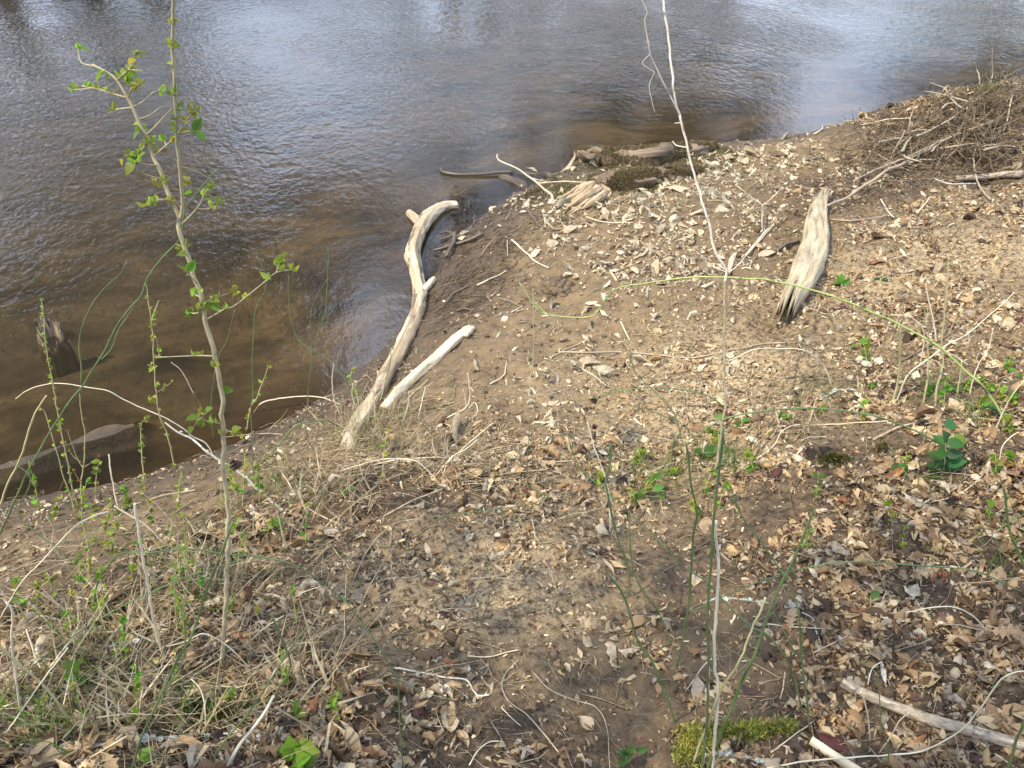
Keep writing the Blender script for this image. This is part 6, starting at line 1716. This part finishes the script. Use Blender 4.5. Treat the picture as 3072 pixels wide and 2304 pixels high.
# larger bleached leaves lying curled in drifts on the open mud beyond the clod
w6, f6, rg = scatter(260, 260, lambda w, f: np.clip((f[:, 2] - .86) * 9, 0, 1) * (f[:, 0] > .13) * np.clip(clump(w, 1.6, 55) ** 2.2 * 1.5, 0, 1), 15)
m6 = len(w6); n6 = normal_at(w6[:, 0], w6[:, 1]); s6 = np.exp(rg.normal(math.log(.062), .38, m6))
mass('bleached_leaves', 'bleached curled leaves strewn over the mud between the clod and the grey slab', w6 + n6 * (.22 * s6)[:, None], rand_rot(n6, rg.uniform(.1, .8, m6), rg), s6, PALES[rg.integers(0, 3, m6)] * rg.uniform(.75, 1.2, (m6, 1)), 'leaf_col', 'leaf litter', seed=16)
print('bleached', m6, 'litter', m, 'chaff', m2)
# twig bits and straw through the litter
TWIG = []
for k in range(5):
    rg2 = np.random.default_rng(800 + k)
    p = np.cumsum(np.vstack([[-.5, 0, 0], np.stack([np.full(3, 1 / 3), rg2.normal(0, .06, 3), rg2.normal(0, .04, 3)], 1)]), 0)
    V, F, _ = tube(p, [.012, .011, .009, .005], 3, 0, 0, False); TWIG.append((V, np.array(F)))
w4, f4, rg = scatter(3600, 1300, lambda w, f: np.clip(.05 + .16 * f[:, 0] + .30 * f[:, 3], 0, 1) * .55, 7)
m4 = len(w4); n4 = normal_at(w4[:, 0], w4[:, 1]); s4 = np.exp(rg.normal(math.log(.075), .6, m4))
TWC = np.array([(.50, .40, .26), (.60, .50, .34), (.30, .23, .155), (.20, .15, .10), (.40, .32, .21)])
mass('twig_litter', 'fine twigs and straw bits strewn through the leaf litter', w4 + n4 * (.004 + .02 * rg.random(m4))[:, None], rand_rot(n4, rg.uniform(.02, .22, m4), rg), s4, TWC[rg.integers(0, 5, m4)] * rg.uniform(.75, 1.15, (m4, 1)), 'leaf_col', 'twigs', TWIG, 8)
# soil crumbs
w5, f5, rg = scatter(1200, 450, lambda w, f: np.clip(.20 + .2 * f[:, 0], 0, 1) * .6, 9)
m5 = len(w5); n5 = normal_at(w5[:, 0], w5[:, 1]); s5 = np.exp(rg.normal(math.log(.011), .75, m5))
OCT = [(np.array([(-.5, 0, 0), (0, -.45, .05), (.5, .05, 0), (.05, .5, 0), (0, 0, .45), (0, 0, -.3)]) * sc, np.array([(0, 1, 4), (1, 2, 4), (2, 3, 4), (3, 0, 4), (1, 0, 5), (2, 1, 5), (3, 2, 5), (0, 3, 5)])) for sc in ((1, 1, 1), (1.2, .8, .7), (.8, 1, 1.2))]
mass('soil_crumbs', 'crumbs of brown soil lying loose on the bank', w5, rand_rot(n5, np.full(m5, .3), rg), s5, np.array([(.14, .095, .06), (.19, .135, .09), (.10, .068, .044)])[rg.integers(0, 3, m5)] * rg.uniform(.8, 1.2, (m5, 1)), 'leaf_col', 'soil', OCT, 10)

# fine green growth: grass blades and sprigs among the dry stalks
def green_patch(name, label, blobs, n, size, cols, seed, spread=.5, width=.035):
    rg = np.random.default_rng(seed); C = []
    tot = sum(b[4] for b in blobs)
    for (x, y, a, b, wt) in blobs:
        m_ = int(n * wt / tot)
        q = rg.normal(0, .5, (m_, 2))
        G = ground(np.stack([x + q[:, 0] * a, y + q[:, 1] * b], 1), water=False)
        C.append(G[hd(G[:, 0], G[:, 1]) > .05])
    C = np.vstack(C); O = C[0].copy()
    o = tufts(name, C, None, O, size, cols, seed, spread=spread, width=width)
    return tag(o, label, 'grass', None, 'stuff')
FG = [(.13, .22, .05), (.20, .30, .07), (.28, .36, .10), (.10, .17, .06)]
green_patch('grass', 'thin green grass blades coming up through the dry stalks', [(250, 2000, 260, 160, 3), (560, 1700, 240, 140, 3), (850, 1450, 160, 90, 2), (150, 2180, 150, 80, 2), (600, 2120, 200, 90, 2), (1080, 1330, 120, 70, 1.6), (1950, 1430, 150, 70, 1.6), (2130, 1380, 110, 60, 1.6), (2450, 1200, 160, 60, .8), (2750, 1180, 150, 60, .8), (2950, 1250, 90, 60, .9), (2800, 1420, 120, 60, .8), (3000, 1650, 60, 100, .6)], 2100, (.04, .15), FG, 12, .55, .022)
green_patch('dry_grass', 'pale dry grass blades standing and bent over the bank', [(250, 1900, 280, 180, 4), (650, 1750, 260, 160, 4), (950, 1500, 200, 90, 3), (1250, 1370, 220, 60, 2), (350, 2160, 300, 80, 3), (900, 2050, 180, 150, 1.5), (1120, 1270, 120, 60, 1.5), (2300, 1250, 300, 120, 1), (2800, 1050, 220, 120, 1)], 1900, (.05, .22), DG + [(.68, .60, .43), (.28, .21, .12)], 13, .8, .028)
_k = 0
for i in range(74):
    r_ = random.random()
    x, y = (random.uniform(60, 1000), random.uniform(1480, 2200)) if r_ < .62 else ((random.uniform(1750, 2300), random.uniform(1300, 1560)) if r_ < .82 else (random.uniform(2400, 3050), random.uniform(1050, 1700)))
    if hd(*ground([(x, y)])[0][:2]) < .12: continue
    h = random.uniform(45, 150) if r_ < .62 else random.uniform(25, 70)
    dx = random.uniform(-30, 30)
    st = [(x, y), (x + dx * .3, y - h * .5), (x + dx, y - h)]
    ls = [(px_ + random.uniform(-10, 10), py_ + random.uniform(-6, 6), random.uniform(16, 30), random.choice('ccb'), [c * random.uniform(.7, 1.1) for c in (YOUNG if random.random() < .6 else GREEN)]) for px_, py_ in spaced(st, random.randint(4, 8))]
    plant('green_sprig', ['small thin leafy sprig among the dry stalks of the left bank', 'small leafy sprig in the litter behind the brier clump', 'small leafy sprig in the litter of the right bank'][0 if r_ < .62 else (1 if r_ < .82 else 2)], 'weed', [(st, 2.2, 1.2)], ls, 'weed_stem', group=['leafy sprigs of the left bank', 'leafy sprigs behind the brier clump', 'leafy sprigs of the right bank'][0 if r_ < .62 else (1 if r_ < .82 else 2)], lean=.03)
# stouter sticks through the brush mound
for i in range(26):
    x, y = random.gauss(2850, 115), random.gauss(430, 52)
    a = random.gauss(.65, .6); l_ = random.uniform(40, 130)
    pts = [(x, y), (x + l_ * .5 * math.cos(a) + random.uniform(-6, 6), y - l_ * .5 * math.sin(a) + random.uniform(-5, 5)), (x + l_ * math.cos(a), y - l_ * math.sin(a) * .9)]
    if min(q[1] for q in pts) < 275: continue
    stick('brush_stick', 'bare stick heaped in the brush mound', 'stick', pts, random.uniform(3, 8), 2.2, random.choice(['brown_shade_bark', 'branch', 'dark_twig', 'dark_twig']), 'flat', lift=random.uniform(.02, .16), group='sticks heaped in the brush mound', rough=.15, wig=.5)

# ------------------------------------------------------------------ a thin budding tree on the near bank, left of and behind the view: its twigs shade the foreground
grow_tree('bank_tree', 'thin budding tree on the near bank whose twigs shade the foreground', -5.4, -1.3, 12.5, .13, 777, 4.5, (.20, .28, .07), spread=.22, nlimb=16, start=.42, group=None)
